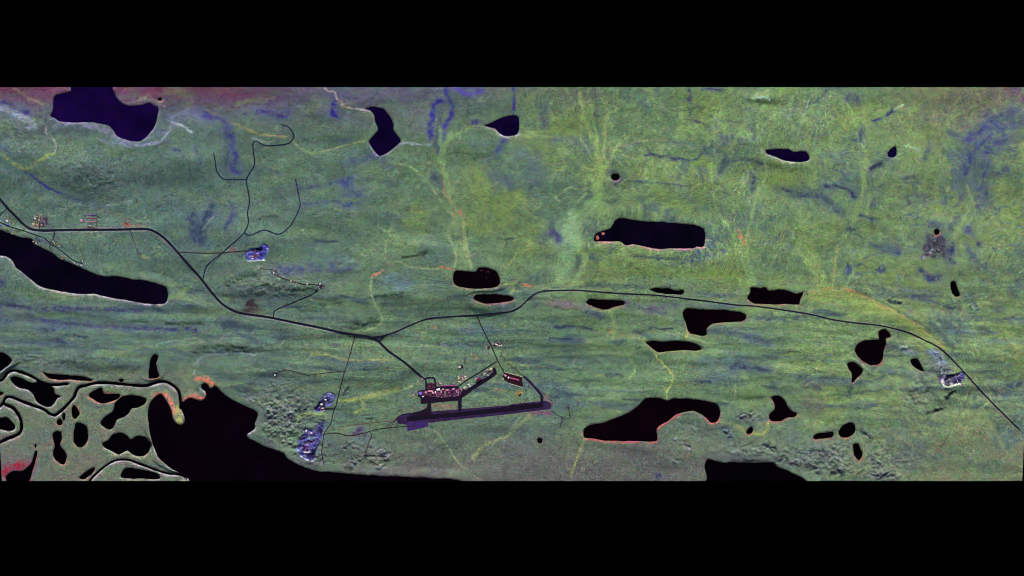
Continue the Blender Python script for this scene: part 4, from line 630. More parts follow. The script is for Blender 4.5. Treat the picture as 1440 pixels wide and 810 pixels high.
GROUND = cover_mat('ground_cover', ((10, .42, 1.58, False), (18, .82, 1.18, False), (11, .34, 1.66, True)))
LEAF = cover_mat('spruce_cover', ((11, .5, 1.5, False), (12, .5, 1.5, True)))
WATER = {k: flat_mat('water_' + k, c, .12, ((60, .75, 1.25, False), (420, .55, 1.45, True))) for k, c in dict(
    indigo=(18, 4, 50), blue=(13, 4, 38), dusk=(7, 3, 18), red=(7, 1, 5), bay=(6, 1, 7), dark=(3, 1, 4)).items()}
for k in WATER:
    WATER[k].node_tree.nodes['Principled BSDF'].inputs['Specular IOR Level'].default_value = .06
ROADM = dict(tar=flat_mat('road_tar', (20, 18, 38), .85), blue=flat_mat('road_dark_gravel', (24, 26, 62), .85), gravel=flat_mat('road_gravel', (48, 32, 40), .9), rusty=flat_mat('road_clay', (96, 64, 56), .9))
PAD = dict(runway=flat_mat('runway_tar', (16, 6, 26), .8), shoulder=flat_mat('shoulder_gravel', (46, 28, 64), .9, ((16, .5, 1.5, False), (60, .7, 1.3, True))), violet=flat_mat('violet_gravel', (54, 34, 94), .9, ((20, .7, 1.3, False),)),
           apron=flat_mat('apron_tar', (24, 10, 32), .8, ((14, .5, 1.6, False),)), yard=flat_mat('yard_gravel', (58, 24, 54), .9, ((9, .1, 1.9, False), (24, .5, 1.5, True))), maroon=flat_mat('oiled_gravel', (40, 12, 26), .85, ((14, .6, 1.4, False),)), edge=flat_mat('edge_gravel', (92, 92, 108), .9, ((12, .6, 1.4, False),)))
EARTH = flat_mat('bare_earth', (70, 60, 52))
PAINT = dict(white=(216, 206, 210), pink=(196, 130, 156), rose=(164, 72, 112), magenta=(140, 52, 116), cream=(192, 180, 152), grey=(150, 154, 176), maroon=(92, 34, 64), blue=(104, 104, 190), olive=(122, 114, 86), red=(120, 50, 54), dark=(36, 26, 40), violet=(112, 62, 150), tan=(186, 150, 110), glass=(24, 30, 40), tyre=(16, 16, 18))
PM = {k: flat_mat('paint_' + k, v, .6, ((3, .85, 1.15, True),)) for k, v in PAINT.items()}
GRAVEL = {k: flat_mat('heap_' + k, v, .95, ((5, .6, 1.4, True),)) for k, v in dict(pale=(205, 200, 190), rosy=(200, 160, 170), lilac=(140, 136, 190)).items()}


# ------------------------------------------------------------------ mesh helpers
def link(o, parent=None):
    COL.objects.link(o)
    if parent is not None:
        o.parent = parent
    return o


def np_mesh(name, V, F, mat, smooth_=False):
    me = bpy.data.meshes.new(name)
    V = np.asarray(V, dtype=np.float32); F = np.asarray(F, dtype=np.int32)
    k = F.shape[1]
    me.vertices.add(len(V)); me.vertices.foreach_set('co', V.ravel())
    me.loops.add(F.size); me.loops.foreach_set('vertex_index', F.ravel())
    me.polygons.add(len(F)); me.polygons.foreach_set('loop_start', np.arange(0, F.size, k, dtype=np.int32))
    me.update(calc_edges=True)
    me.polygons.foreach_set('use_smooth', np.full(len(F), smooth_))
    me.materials.append(mat)
    me.validate()
    return me


def cover_attr(me, rgb):
    at = me.attributes.new('cover', 'FLOAT_COLOR', 'POINT')
    a = np.ones((len(rgb), 4), dtype=np.float32); a[:, :3] = rgb
    at.data.foreach_set('color', a.ravel())


class MB:
    def __init__(s): s.v, s.f = [], []

    def add(s, vs, fs):
        n = len(s.v); s.v += [tuple(map(float, v)) for v in vs]; s.f += [tuple(i + n for i in f) for f in fs]
        return s

    def box(s, x0, x1, y0, y1, z0, z1):
        return s.add([(x0, y0, z0), (x1, y0, z0), (x1, y1, z0), (x0, y1, z0), (x0, y0, z1), (x1, y0, z1), (x1, y1, z1), (x0, y1, z1)],
                     [(3, 2, 1, 0), (4, 5, 6, 7), (0, 1, 5, 4), (1, 2, 6, 5), (2, 3, 7, 6), (3, 0, 4, 7)])

    def lathe(s, prof, n=16, cx=0, cy=0):
        vs = [(cx + r * math.cos(2 * math.pi * i / n), cy + r * math.sin(2 * math.pi * i / n), z) for r, z in prof for i in range(n)]
        fs = [(j * n + i, j * n + (i + 1) % n, (j + 1) * n + (i + 1) % n, (j + 1) * n + i) for j in range(len(prof) - 1) for i in range(n)]
        fs += [tuple(range(n - 1, -1, -1)), tuple((len(prof) - 1) * n + i for i in range(n))]
        return s.add(vs, fs)

    def extrude_x(s, prof, x0, x1):
        n = len(prof)
        vs = [(x0, y, z) for y, z in prof] + [(x1, y, z) for y, z in prof]
        return s.add(vs, [tuple(range(n)), tuple(range(2 * n - 1, n - 1, -1))] + [(i, n + i, n + (i + 1) % n, (i + 1) % n) for i in range(n)])

    def build(s, name, mat, parent=None):
        me = bpy.data.meshes.new(name); me.from_pydata(s.v, [], s.f); me.materials.append(mat); me.update()
        return link(bpy.data.objects.new(name, me), parent)


def structure(o, label, cat):
    o['kind'] = 'structure'; o['label'] = label; o['category'] = cat
    return o


# ------------------------------------------------------------------ the things: list of sites first (levels the ground)
# kind, sheet, x, y, length, depth (survey units), turn, style, wall, roof, label
B = []


def bld(*a): B.append(a)


# --- airfield
APRON_ROW = 'buildings along the airfield apron'
bld('shed', 'R', 130, 645, 2.4, 2.0, .3, 'gable', 'tan', 'pink', 'small pink roofed shed at the far west tip of the apron row', APRON_ROW)
bld('shed', 'R', 178, 612, 1.6, 1.6, .3, 'flat', 'tan', 'rose', 'tiny rose roofed hut between the west tip shed and the blue grey hall', APRON_ROW)
bld('hall', 'R', 243, 612, 4.4, 3.8, .0, 'flat', 'grey', 'blue', 'square blue grey flat roofed hall near the west end of the apron', APRON_ROW)
bld('shed', 'R', 286, 668, 2.6, 1.2, .0, 'gable', 'white', 'white', 'small white shed just south of the blue grey hall', APRON_ROW)
bld('shed', 'R', 335, 600, 3.4, 2.4, .1, 'gable', 'pink', 'pink', 'pink shed directly below the west access road', APRON_ROW)
bld('terminal', 'R', 408, 578, 7.0, 2.2, -.05, 'flat', 'pink', 'pink', 'long pale pink terminal facing the car park', APRON_ROW)
bld('hangar', 'R', 452, 608, 3.4, 2.8, .1, 'barrel', 'white', 'pink', 'pink barrel roofed hangar tucked behind the east end of the terminal', APRON_ROW)
bld('shed', 'R', 490, 592, 1.8, 2.6, .2, 'gable', 'white', 'white', 'narrow white shed right of the pink barrel roofed hangar', APRON_ROW)
bld('warehouse', 'R', 537, 556, 5.0, 3.4, .25, 'gable', 'white', 'white', 'largest white warehouse at the middle of the apron row', APRON_ROW)
bld('shed', 'R', 556, 625, 2.2, 1.8, .0, 'gable', 'pink', 'rose', 'rose shed south of the largest white warehouse', APRON_ROW)
bld('shed', 'R', 583, 588, 1.8, 4.0, .1, 'gable', 'white', 'pink', 'tall narrow pink shed beside the olive roofed hangar', APRON_ROW)
bld('shed', 'R', 612, 548, 3.0, 1.2, .05, 'gable', 'grey', 'white', 'thin white shed north of the olive roofed hangar', APRON_ROW)
bld('hangar', 'R', 650, 612, 2.2, 6.4, .05, 'barrel', 'cream', 'olive', 'long olive roofed hangar standing end on to the apron', APRON_ROW)
bld('shed', 'R', 682, 560, 4.6, 1.9, .1, 'flat', 'pink', 'pink', 'wide flat pink building right of the olive roofed hangar', APRON_ROW)
bld('shed', 'R', 714, 602, 2.4, 2.2, .2, 'gable', 'white', 'rose', 'square rose shed right of the olive hangar on the open apron', APRON_ROW)
bld('shed', 'R', 740, 570, 2.0, 1.6, .0, 'gable', 'grey', 'magenta', 'small magenta shed between the wide pink building and the east gate', APRON_ROW)
bld('shed', 'R', 782, 548, 3.2, 2.4, .15, 'gable', 'white', 'pink', 'white and pink gabled shed at the road bend east of the terminal', APRON_ROW)
bld('shed', 'R', 836, 576, 2.2, 2.0, .3, 'gable', 'pink', 'pink', 'pink shed at the eastern end of the main apron row', APRON_ROW)
bld('shed', 'R', 862, 602, 1.6, 2.4, .3, 'flat', 'grey', 'grey', 'grey flat roofed shed at the eastern end of the main apron row', APRON_ROW)
bld('shed', 'R', 848, 628, 2.0, 1.4, .2, 'gable', 'white', 'rose', 'rose shed nearest the apron mouth of the east taxiway', APRON_ROW)
bld('shed', 'R', 788, 620, 1.7, 1.3, .4, 'gable', 'blue', 'violet', 'violet roofed hut alone on the dark apron', APRON_ROW)
bld('shed', 'R', 520, 600, 1.7, 1.7, .4, 'flat', 'maroon', 'maroon', 'maroon cabin between the white shed and the rose shed', APRON_ROW)
bld('shed', 'R', 380, 625, 3.6, 1.7, .05, 'flat', 'maroon', 'maroon', 'maroon flat roofed shed south of the long pale pink terminal', APRON_ROW)
bld('shed', 'R', 612, 640, 1.6, 1.4, .1, 'gable', 'magenta', 'magenta', 'magenta hut on the apron just west of the olive hangar', APRON_ROW)
bld('long_shed', 'R', 695, 492, 22, 1.5, .03, 'gable', 'maroon', 'magenta', 'very long narrow magenta storage shed along the north road of the apron', None)
bld('shed', 'R', 572, 455, 3.6, 2.0, -.3, 'gable', 'white', 'pink', 'pink house at the corner above the very long magenta shed', None)
bld('shed', 'R', 540, 452, 2.4, 2.4, -.3, 'flat', 'maroon', 'maroon', 'maroon flat roofed store west of the pink corner house', None)
bld('shed', 'R', 792, 462, 2.2, 1.9, .2, 'gable', 'red', 'rose', 'rose hut at the north east end of the very long magenta shed', None)
NEC = 'sheds of the compound north of the apron'
bld('shed', 'R', 885, 188, 2.6, 2.6, .4, 'gable', 'cream', 'white', 'white hut on the dark oval pad north of the compound', None)
bld('shed', 'R', 866, 360, 1.5, 3.6, .1, 'gable', 'cream', 'cream', 'narrow cream shed on the west edge of the compound', NEC)
bld('shed', 'R', 886, 428, 3.8, 1.5, -.3, 'gable', 'cream', 'cream', 'cream shed closing the south side of the compound', NEC)
bld('shed', 'R', 932, 372, 1.5, 4.0, .5, 'gable', 'white', 'pink', 'slanting pink shed in the middle of the compound', NEC)
bld('shed', 'R', 974, 340, 3.0, 1.8, .2, 'gable', 'cream', 'white', 'white roofed shed at the north east corner of the compound', NEC)
bld('shed', 'R', 984, 374, 1.8, 2.4, .2, 'gable', 'cream', 'cream', 'squat cream shed on the east edge of the compound', NEC)
bld('shed', 'R', 950, 298, 1.8, 2.0, .3, 'gable', 'red', 'red', 'red hut north of the compound beside the track', NEC)
bld('shed', 'R', 905, 318, 2.2, 1.5, .3, 'flat', 'violet', 'violet', 'violet flat roofed hut at the north end of the compound', NEC)
bld('shed', 'R', 985, 62, 2.0, 1.4, .1, 'flat', 'dark', 'violet', 'dark violet cabin at the far north end of the compound track', None)
bld('shed', 'R', 278, 222, 1.5, 2.2, .2, 'gable', 'red', 'maroon', 'lone maroon hut on the heath beside the airport road', None)
bld('shed', 'R', 272, 380, 1.8, 1.8, .6, 'gable', 'white', 'pink', 'pink gatehouse on the corner where the airport road arrives', None)
ARM = 'buildings on the slanting north east apron arm'
bld('shed', 'R', 968, 522, 3.6, 2.8, .5, 'gable', 'cream', 'cream', 'cream hangar at the lower end of the slanting apron arm', ARM)
bld('shed', 'R', 905, 546, 2.0, 1.8, .5, 'gable', 'white', 'pink', 'pink shed at the foot of the slanting apron arm', ARM)
bld('shed', 'R', 1030, 470, 2.8, 1.5, .5, 'gable', 'white', 'white', 'white shed above the cream hangar on the apron arm', ARM)
bld('shed', 'R', 1050, 498, 1.5, 2.4, .5, 'gable', 'grey', 'white', 'narrow white shed beside the cream hangar on the apron arm', ARM)
bld('hangar', 'R', 1196, 388, 6.6, 5.2, .52, 'barrel', 'maroon', 'maroon', 'big dark maroon hangar halfway along the apron arm', ARM)
bld('shed', 'R', 1152, 382, 1.8, 3.0, .52, 'gable', 'white', 'white', 'white lean shed on the west side of the big maroon hangar', ARM)
bld('shed', 'S', 86, 372, 2.6, 1.6, .52, 'gable', 'cream', 'cream', 'cream shed at the north rim of the round yard on the apron arm', ARM)
bld('shed', 'S', 92, 398, 1.6, 1.6, .52, 'flat', 'blue', 'dark', 'dark flat cabin inside the round yard on the apron arm', ARM)
bld('shed', 'S', 118, 386, 1.4, 2.8, .52, 'gable', 'grey', 'grey', 'grey shed on the east rim of the round yard on the apron arm', ARM)
bld('hangar', 'S', 150, 326, 3.6, 3.0, .52, 'gable', 'cream', 'cream', 'bright cream hangar at the top end of the apron arm', ARM)
bld('shed', 'S', 112, 332, 3.0, 1.5, .52, 'gable', 'white', 'pink', 'pale pink shed next to the bright cream hangar', ARM)
bld('shed', 'S', 130, 352, 3.8, 2.6, .52, 'flat', 'maroon', 'maroon', 'maroon flat roofed store below the bright cream hangar', ARM)
FUEL = 'buildings in the fenced yard east of the apron'
bld('shed', 'S', 300, 392, 3.2, 2.6, -.3, 'gable', 'pink', 'pink', 'square pink house at the west end of the fenced yard', FUEL)
bld('shed', 'S', 332, 412, 2.0, 2.6, -.3, 'gable', 'white', 'white', 'white shed between the pink house and the long rose shed', FUEL)
bld('long_shed', 'S', 395, 428, 13, 1.9, -.25, 'gable', 'rose', 'rose', 'long rose roofed shed in the middle of the fenced yard', FUEL)
bld('shed', 'S', 276, 424, 1.4, 2.4, -.2, 'flat', 'dark', 'cream', 'cream hut just outside the west end of the fenced yard', FUEL)
CAMP = 'cabins of the camp at the road north of the airfield'
bld('shed', 'S', 172, 66, 2.6, 1.5, -.1, 'gable', 'pink', 'pink', 'pink cabin nearest the road in the camp north of the airfield', CAMP)
bld('shed', 'S', 205, 70, 3.4, 1.7, -.3, 'gable', 'white', 'white', 'white cabin in the middle of the camp north of the airfield', CAMP)
bld('shed', 'S', 236, 84, 3.2, 1.6, -.4, 'gable', 'cream', 'cream', 'cream cabin at the south edge of the camp north of the airfield', CAMP)
bld('shed', 'S', 242, 58, 2.4, 1.3, -.1, 'gable', 'red', 'rose', 'rose cabin at the north east corner of the camp', CAMP)
bld('shed', 'S', 262, 80, 1.3, 2.2, .1, 'gable', 'rose', 'white', 'narrow white cabin at the east end of the camp', CAMP)
bld('shed', 'S', 104, 95, 1.6, 1.5, .0, 'gable', 'pink', 'pink', 'pink hut west of the road opposite the camp', None)
# --- highway yards
bld('house', 'V', 378, 178, 2.2, 1.6, .1, 'gable', 'cream', 'cream', 'cream roofed house at the north end of the pale highway yard', 'buildings of the pale highway yard')
bld('house', 'V', 362, 200, 1.8, 1.8, .1, 'gable', 'cream', 'white', 'white house on the north west side of the pale highway yard', 'buildings of the pale highway yard')
bld('house', 'V', 402, 214, 1.6, 2.2, .1, 'gable', 'white', 'cream', 'tall narrow house beside the dark maroon lot', 'buildings of the pale highway yard')
bld('house', 'V', 378, 232, 2.0, 1.5, .1, 'flat', 'dark', 'olive', 'olive flat roofed shed in the middle of the pale highway yard', 'buildings of the pale highway yard')
bld('house', 'V', 346, 262, 2.6, 2.6, .2, 'gable', 'cream', 'cream', 'largest cream house at the south west corner of the pale yard', 'buildings of the pale highway yard')
bld('house', 'V', 380, 268, 2.2, 1.6, .1, 'gable', 'cream', 'tan', 'tan roofed house on the south side of the pale highway yard', 'buildings of the pale highway yard')
bld('house', 'V', 432, 266, 1.5, 2.2, .1, 'gable', 'pink', 'pink', 'pink shed on the edge of the dark maroon lot by the highway', 'buildings of the pale highway yard')
bld('long_shed', 'F', 540, 94, 18, .9, 0, 'gable', 'violet', 'violet', 'northernmost of three long parallel sheds above the highway with violet roof', 'three long parallel sheds above the highway')
bld('long_shed', 'F', 545, 114, 16, .9, 0, 'gable', 'rose', 'rose', 'middle of three long parallel sheds above the highway with rose roof', 'three long parallel sheds above the highway')
bld('long_shed', 'F', 545, 133, 17, .9, 0, 'gable', 'pink', 'pink', 'southernmost of three long parallel sheds above the highway with pink roof', 'three long parallel sheds above the highway')
bld('shed', 'F', 487, 128, 3.0, 3.6, .1, 'gable', 'white', 'pink', 'pink block at the west end of the three long parallel sheds', None)
bld('shed', 'F', 538, 160, 3.0, 1.5, .0, 'gable', 'rose', 'pink', 'pink shed on the dark lay-by between highway and the long sheds', None)
bld('shed', 'F', 762, 146, 2.6, 2.0, .2, 'gable', 'red', 'red', 'red hut on the rusty clearing north of the highway', None)
bld('shed', 'F', 829, 324, 1.4, 1.2, .2, 'gable', 'dark', 'dark', 'tiny dark hut at the end of the thin track south of the highway', None)
# --- lake shore cabins
LK = 'cabins along the lake road'
for (x, y, w, d, r, st, wl, rf, lab) in [
    (70, 228, 3.4, 2.4, -.4, 'gable', 'white', 'white', 'largest white building in the blue yard at the west end of the lake road'),
    (72, 258, 3.4, 1.7, -.3, 'flat', 'blue', 'blue', 'blue flat roofed shed below the large white building by the lake road'),
    (118, 236, 1.2, 3.0, -.7, 'gable', 'white', 'olive', 'western slanting olive roofed shed in the blue yard'),
    (136, 254, 1.2, 3.2, -.7, 'gable', 'white', 'cream', 'eastern slanting cream roofed shed in the blue yard'),
    (86, 316, 1.6, 1.4, -.4, 'gable', 'cream', 'tan', 'tan roofed cabin nearest the west edge of the lake shore'),
    (148, 312, 1.6, 1.4, -.4, 'gable', 'cream', 'cream', 'cream cabin on the road second from the west edge of the lake'),
    (185, 326, 1.3, 2.2, -.3, 'gable', 'cream', 'olive', 'olive roofed cabin where the lake shore turns east'),
    (125, 356, 1.5, 1.7, .1, 'gable', 'tan', 'cream', 'cream boathouse standing out at the water on the west lake shore'),
    (265, 372, 1.9, 1.3, -.4, 'gable', 'tan', 'tan', 'lone tan cabin on the lake shore west of the small lane'),
    (343, 440, 1.7, 1.5, -.6, 'gable', 'cream', 'cream', 'cream cabin at the end of the small lane by the lake'),
    (374, 458, 1.9, 1.3, .8, 'gable', 'white', 'white', 'white cabin at the water beside the violet lot'),
    (366, 428, 1.5, 1.4, -.6, 'flat', 'olive', 'olive', 'olive flat cabin on the small lane beside the violet lot'),
    (548, 438, 1.9, 1.3, -.6, 'gable', 'white', 'white', 'westernmost white house of the row north of the lake road'),
    (564, 456, 1.4, 1.9, -.6, 'gable', 'cream', 'cream', 'cream house second in the row north of the lake road'),
    (592, 462, 1.7, 1.3, -.6, 'gable', 'white', 'tan', 'tan roofed house third in the row north of the lake road'),
    (612, 484, 1.7, 1.4, -.6, 'gable', 'cream', 'white', 'white roofed house fourth in the row north of the lake road'),
    (632, 488, 1.2, 1.5, -.6, 'gable', 'dark', 'olive', 'small olive roofed house ending the row north of the lake road'),
    (638, 588, 1.7, 1.7, -.6, 'gable', 'tan', 'tan', 'tan cabin west of the pair on the middle lake shore'),
    (660, 596, 1.5, 2.2, -.6, 'gable', 'tan', 'pink', 'pinkish cabin east of the pair on the middle lake shore'),
    (640, 616, 1.9, 1.3, -.6, 'gable', 'cream', 'cream', 'cream boathouse at the water below the pair of shore cabins'),
    (748, 648, 1.4, 2.0, -.6, 'gable', 'dark', 'grey', 'grey roofed cabin starting the cluster at the east end of the lake road'),
    (770, 660, 2.2, 1.5, -.6, 'gable', 'white', 'white', 'white cabin second in the cluster at the east end of the lake road'),
    (802, 676, 2.0, 2.0, -.6, 'gable', 'grey', 'grey', 'square grey cabin amid the cluster at the east end of the lake road'),
    (840, 684, 1.7, 1.7, -.2, 'gable', 'white', 'white', 'bright white cabin last by the water at the east end of the lake road'),
    (852, 640, 1.5, 1.3, -.2, 'gable', 'white', 'white', 'white cabin north of the road end at the east tip of the lake road'),
]:
    bld('cabin', 'V', x, y, w, d, r, st, wl, rf, lab, LK)
# --- hill track and western heath
HT = 'tanks along the hill track'
for (x, y, r, col, lab) in [(297, 318, .9, 'white', 'westernmost white tank alone above the hill track'), (442, 328, .8, 'pink', 'pinkish tank, upper of the pair at the hill track bend'), (440, 363, 1.0, 'white', 'white tank, lower of the pair at the hill track bend'),
                            (603, 440, 1.0, 'cream', 'large cream tank in the middle of the hill track'), (655, 462, .8, 'tan', 'small tan tank right of the large cream tank'), (757, 468, .9, 'white', 'white tank beside the dark drive near the hilltop yard')]:
    bld('storage_tank', 'W', x, y, r * 2, 0, 0, 'tank', col, col, lab, HT)
bld('shed', 'W', 878, 468, 2.0, 1.4, .3, 'gable', 'white', 'white', 'white hut on the north side of the dark hilltop yard', None)
bld('shed', 'W', 905, 500, 1.6, 1.6, .5, 'flat', 'maroon', 'rose', 'rose hut in the middle of the dark hilltop yard', None)
bld('shed', 'W', 866, 490, 1.4, 1.2, .3, 'flat', 'grey', 'grey', 'grey hut at the west gate of the dark hilltop yard', None)
bld('storage_tank', 'Y', 112, 320, 2.3, 0, 0, 'tank', 'white', 'white', 'bright white round tank at the far end of the western heath track', None)
bld('shed', 'Y', 203, 276, 1.5, 1.1, .2, 'flat', 'red', 'maroon', 'maroon hut on the bend of the western heath track', None)
bld('shed', 'Y', 332, 555, 1.6, 1.4, .2, 'gable', 'red', 'red', 'lone red hut on the grey heath west of the violet gravel pit', None)
bld('shed', 'W', 235, 208, 2.4, 1.8, .1, 'gable', 'white', 'pink', 'pink crusher shed inside the blue hill pit', None)
bld('shed', 'W', 282, 182, 3.0, 1.2, .1, 'gable', 'pink', 'pink', 'thin pink shed on the dark floor of the blue hill pit', None)
bld('shed', 'W', 238, 228, 4.0, 1.2, .05, 'flat', 'white', 'white', 'white flat roofed store at the south rim of the blue hill pit', None)
bld('shed', 'Z0', 1434, 688, 1.4, 2.2, .1, 'gable', 'red', 'maroon', 'maroon hut at the track north east of the runway end', None)
bld('shed', 'Z2', 1230, 167, 1.4, 1.2, .1, 'flat', 'dark', 'dark', 'dark hut at the south end of the forked track past the runway', None)
bld('shed', 'Z2', 533, 152, 1.3, 1.5, .1, 'gable', 'grey', 'dark', 'dark hut below the runway east of the violet lot', None)
bld('shed', 'U', 408, 535, 1.4, 1.3, .1, 'gable', 'red', 'maroon', 'small maroon hut south of the lane east of the large gravel pit', None)
HEAPS = [  # sheet x y rx ry colour label
    ('U', 205, 447, 1.2, 2.2, 'pale', 'tall white gravel heap at the north west of the large violet pit'), ('U', 255, 468, 1.9, 1.7, 'rosy', 'rosy gravel heap right of the tall white heap in the large violet pit'),
    ('U', 350, 195, 2.0, 1.6, 'pale', 'pale gravel heap in the middle of the small violet pit'), ('U', 390, 152, 1.7, 1.1, 'pale', 'northern pale gravel heap in the small violet pit'), ('U', 362, 232, 2.2, 1.0, 'rosy', 'rosy gravel heap at the south side of the small violet pit'),
    ('X', 572, 566, 1.0, .9, 'pale', 'pale heap on the violet floor of the eastern quarry'), ('X', 636, 545, .9, .9, 'lilac', 'lilac heap at the east wall of the eastern quarry'), ('X', 612, 628, 1.2, .9, 'rosy', 'rosy heap at the south east rim of the eastern quarry'),
    ('X', 350, 572, 1.6, 1.3, 'pale', 'white heap at the west end of the eastern quarry'), ('X', 480, 600, 1.4, 1.0, 'rosy', 'rosy heap in the centre of the eastern quarry'),
]

for a in B:
    px, py = T(a[1], [(a[2], a[3])])[0]
    r = max(a[4], a[5]) * .55 + .6
    inF = inside(FIELD, np.array([px]), np.array([py]))[0]
    if not inF:
        level(px, py, r if r < 4 else 4)
        if r >= 4:
            for t in np.linspace(-.5, .5, 7):
                level(px + t * a[4], py, 2)
    wv = window(np.array([[px, py]]), r + 2)
    clear[wv] = np.maximum(clear[wv], np.hypot(gx[wv] - px, gy[wv] - py) < r)
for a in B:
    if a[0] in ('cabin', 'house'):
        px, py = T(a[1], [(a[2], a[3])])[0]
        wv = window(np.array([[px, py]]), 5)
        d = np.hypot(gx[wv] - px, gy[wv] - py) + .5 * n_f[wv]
        C[wv] = mixc(C[wv], (34, 34, 34), .75 * np.exp(-(d / 2.1) ** 4))  # dark disc painted round each cabin and house in place of its shadow
for a in HEAPS:
    px, py = T(a[0], [(a[1], a[2])])[0]
    level(px, py, max(a[3], a[4]))

# ------------------------------------------------------------------ ground sheet
edge_l = np.where(gy < 600, X0, -1 + (gy - 600) * 0.045)
edge_r = np.where(gy < 540, X1, 1442 - (gy - 540) * .032)
gxs = edge_l + (gx - X0) / (X1 - X0) * (edge_r - edge_l)
use = gx + (edge_l - X0) * np.clip((40 - gx) / (40 - X0), 0, 1) + (edge_r - X1) * np.clip((gx - 1390) / (X1 - 1390), 0, 1)
ysc = 122.6 + (gy - Y0) / (Y1 - Y0) * (676.4 - 122.6)
V = np.stack([wx(use), wy(ysc), Hh], -1).reshape(-1, 3)
idx = np.arange(NX * NY).reshape(NY, NX)
F = np.stack([idx[1:, :-1], idx[1:, 1:], idx[:-1, 1:], idx[:-1, :-1]], -1).reshape(-1, 4)
me = np_mesh('ground', V, F, GROUND, True)
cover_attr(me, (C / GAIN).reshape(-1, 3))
g = link(bpy.data.objects.new('ground', me))
structure(g, 'mottled green and violet tundra strip with low ridges, streams and bogs', 'ground')
# the cut sides of the surveyed block of land
ring = np.concatenate([idx[0, :], idx[1:, -1], idx[-1, -2::-1], idx[-2:0:-1, 0]])
top = V[ring]; bot = top.copy(); bot[:, 2] = -90
n = len(ring); k = np.arange(n)
me = np_mesh('ground_side', np.concatenate([top, bot]), np.stack([k, (k + 1) % n, n + (k + 1) % n, n + k], -1), EARTH)
structure(link(bpy.data.objects.new('ground', me)), 'bare earth sides of the land block', 'ground')

# ------------------------------------------------------------------ water sheets
WL = {'lake': 'still dark lake', 'pond': 'small dark pond', 'bay': 'broad black bay reaching the southern edge', 'river_channel': 'narrow dark delta channel with a south bank painted as sunlit'}
for i, l in enumerate(SD):
    wv = l['win']
    m = (owner[wv] == i) & (best[wv] < 2.0)
    q = m[:-1, :-1] | m[1:, :-1] | m[:-1, 1:] | m[1:, 1:]
    q &= (best[wv][:-1, :-1] < 2.2)
    if not q.any():
        continue
    b0, a0 = wv[0].start, wv[1].start
    jj, ii = np.nonzero(q)
    ww = m.shape[1]
    lid = np.arange(m.size).reshape(m.shape)
    F = np.stack([lid[jj + 1, ii], lid[jj + 1, ii + 1], lid[jj, ii + 1], lid[jj, ii]], -1)
    uq, inv = np.unique(F, return_inverse=True)
    ux, uy = use[wv].ravel()[uq], ysc[wv].ravel()[uq]
    me = np_mesh('water', np.stack([wx(ux), wy(uy), np.full(len(uq), l['z'])], -1), inv.reshape(F.shape), WATER[l['water']])
    cx, cy = ux.mean(), uy.mean()
    o = link(bpy.data.objects.new(l['name'], me))
    where = ('in the western delta' if cx < 290 and cy > 510 else ('north ' if cy < 300 else 'south ' if cy > 520 else 'middle ') + ('west' if cx < 480 else 'east' if cx > 960 else 'centre'))
    structure(o, (WL[l['name']] if l['name'] in ('bay', 'river_channel') else WL[l['name']] + ' ' + (where if where.startswith('in') else 'in the ' + where) + ' of the strip'), 'water')


# ------------------------------------------------------------------ roads: low gravel embankments
RL = dict(tar='dark tarred road on a low embankment', blue='dark blue gravel road', gravel='thin brown gravel track', rusty='faint rusty clay track')
for i, (P, w, m) in enumerate(RP):
    keep = (P[:, 0] > X0 + .2) & (P[:, 0] < np.where(P[:, 1] < 540, X1 - .5, 1440)) & (P[:, 1] > 123) & (P[:, 1] < 676)
    P = P[keep]
    if len(P) < 2:
        continue
    t = np.gradient(P, axis=0); t /= np.maximum(np.hypot(t[:, 0], t[:, 1]), 1e-6)[:, None]
    nrm = np.stack([-t[:, 1], t[:, 0]], -1)
    hw = w / 2
    L_, R_ = P + nrm * hw, P - nrm * hw
    zs = np.max([ground_z(*(P + nrm * k).T) for k in (-hw - .4, -hw, -hw / 2, 0, hw / 2, hw, hw + .4)], axis=0)
    zs = np.max([np.roll(zs, 1), zs, np.roll(zs, -1)], axis=0) if len(zs) > 4 else zs
    zs[0], zs[-1] = max(zs[0], zs[1]) if len(zs) < 4 else zs[1], zs[-2]
    for _ in range(3):
        zz = zs.copy(); zz[1:-1] = (zs[:-2] + zs[1:-1] + zs[2:]) / 3; zs = np.maximum(zz, zs - .15)
    zs = zs + .7 + .03 * (i % 17)
    sk = .25
    rows = [P + nrm * (hw + sk), L_, R_, P - nrm * (hw + sk)]
    V = np.concatenate([np.stack([wx(r[:, 0]), wy(r[:, 1]), zs - (5 if j in (0, 3) else 0)], -1) for j, r in enumerate(rows)])
    n = len(P); k = np.arange(n - 1)
    F = np.concatenate([np.stack([j * n + k, j * n + k + 1, (j + 1) * n + k + 1, (j + 1) * n + k], -1) for j in range(3)])
    o = link(bpy.data.objects.new('road' if w > 1 else 'path', np_mesh('road', V, F[:, ::-1].copy(), ROADM[m])))
    structure(o, RL[m], 'road')

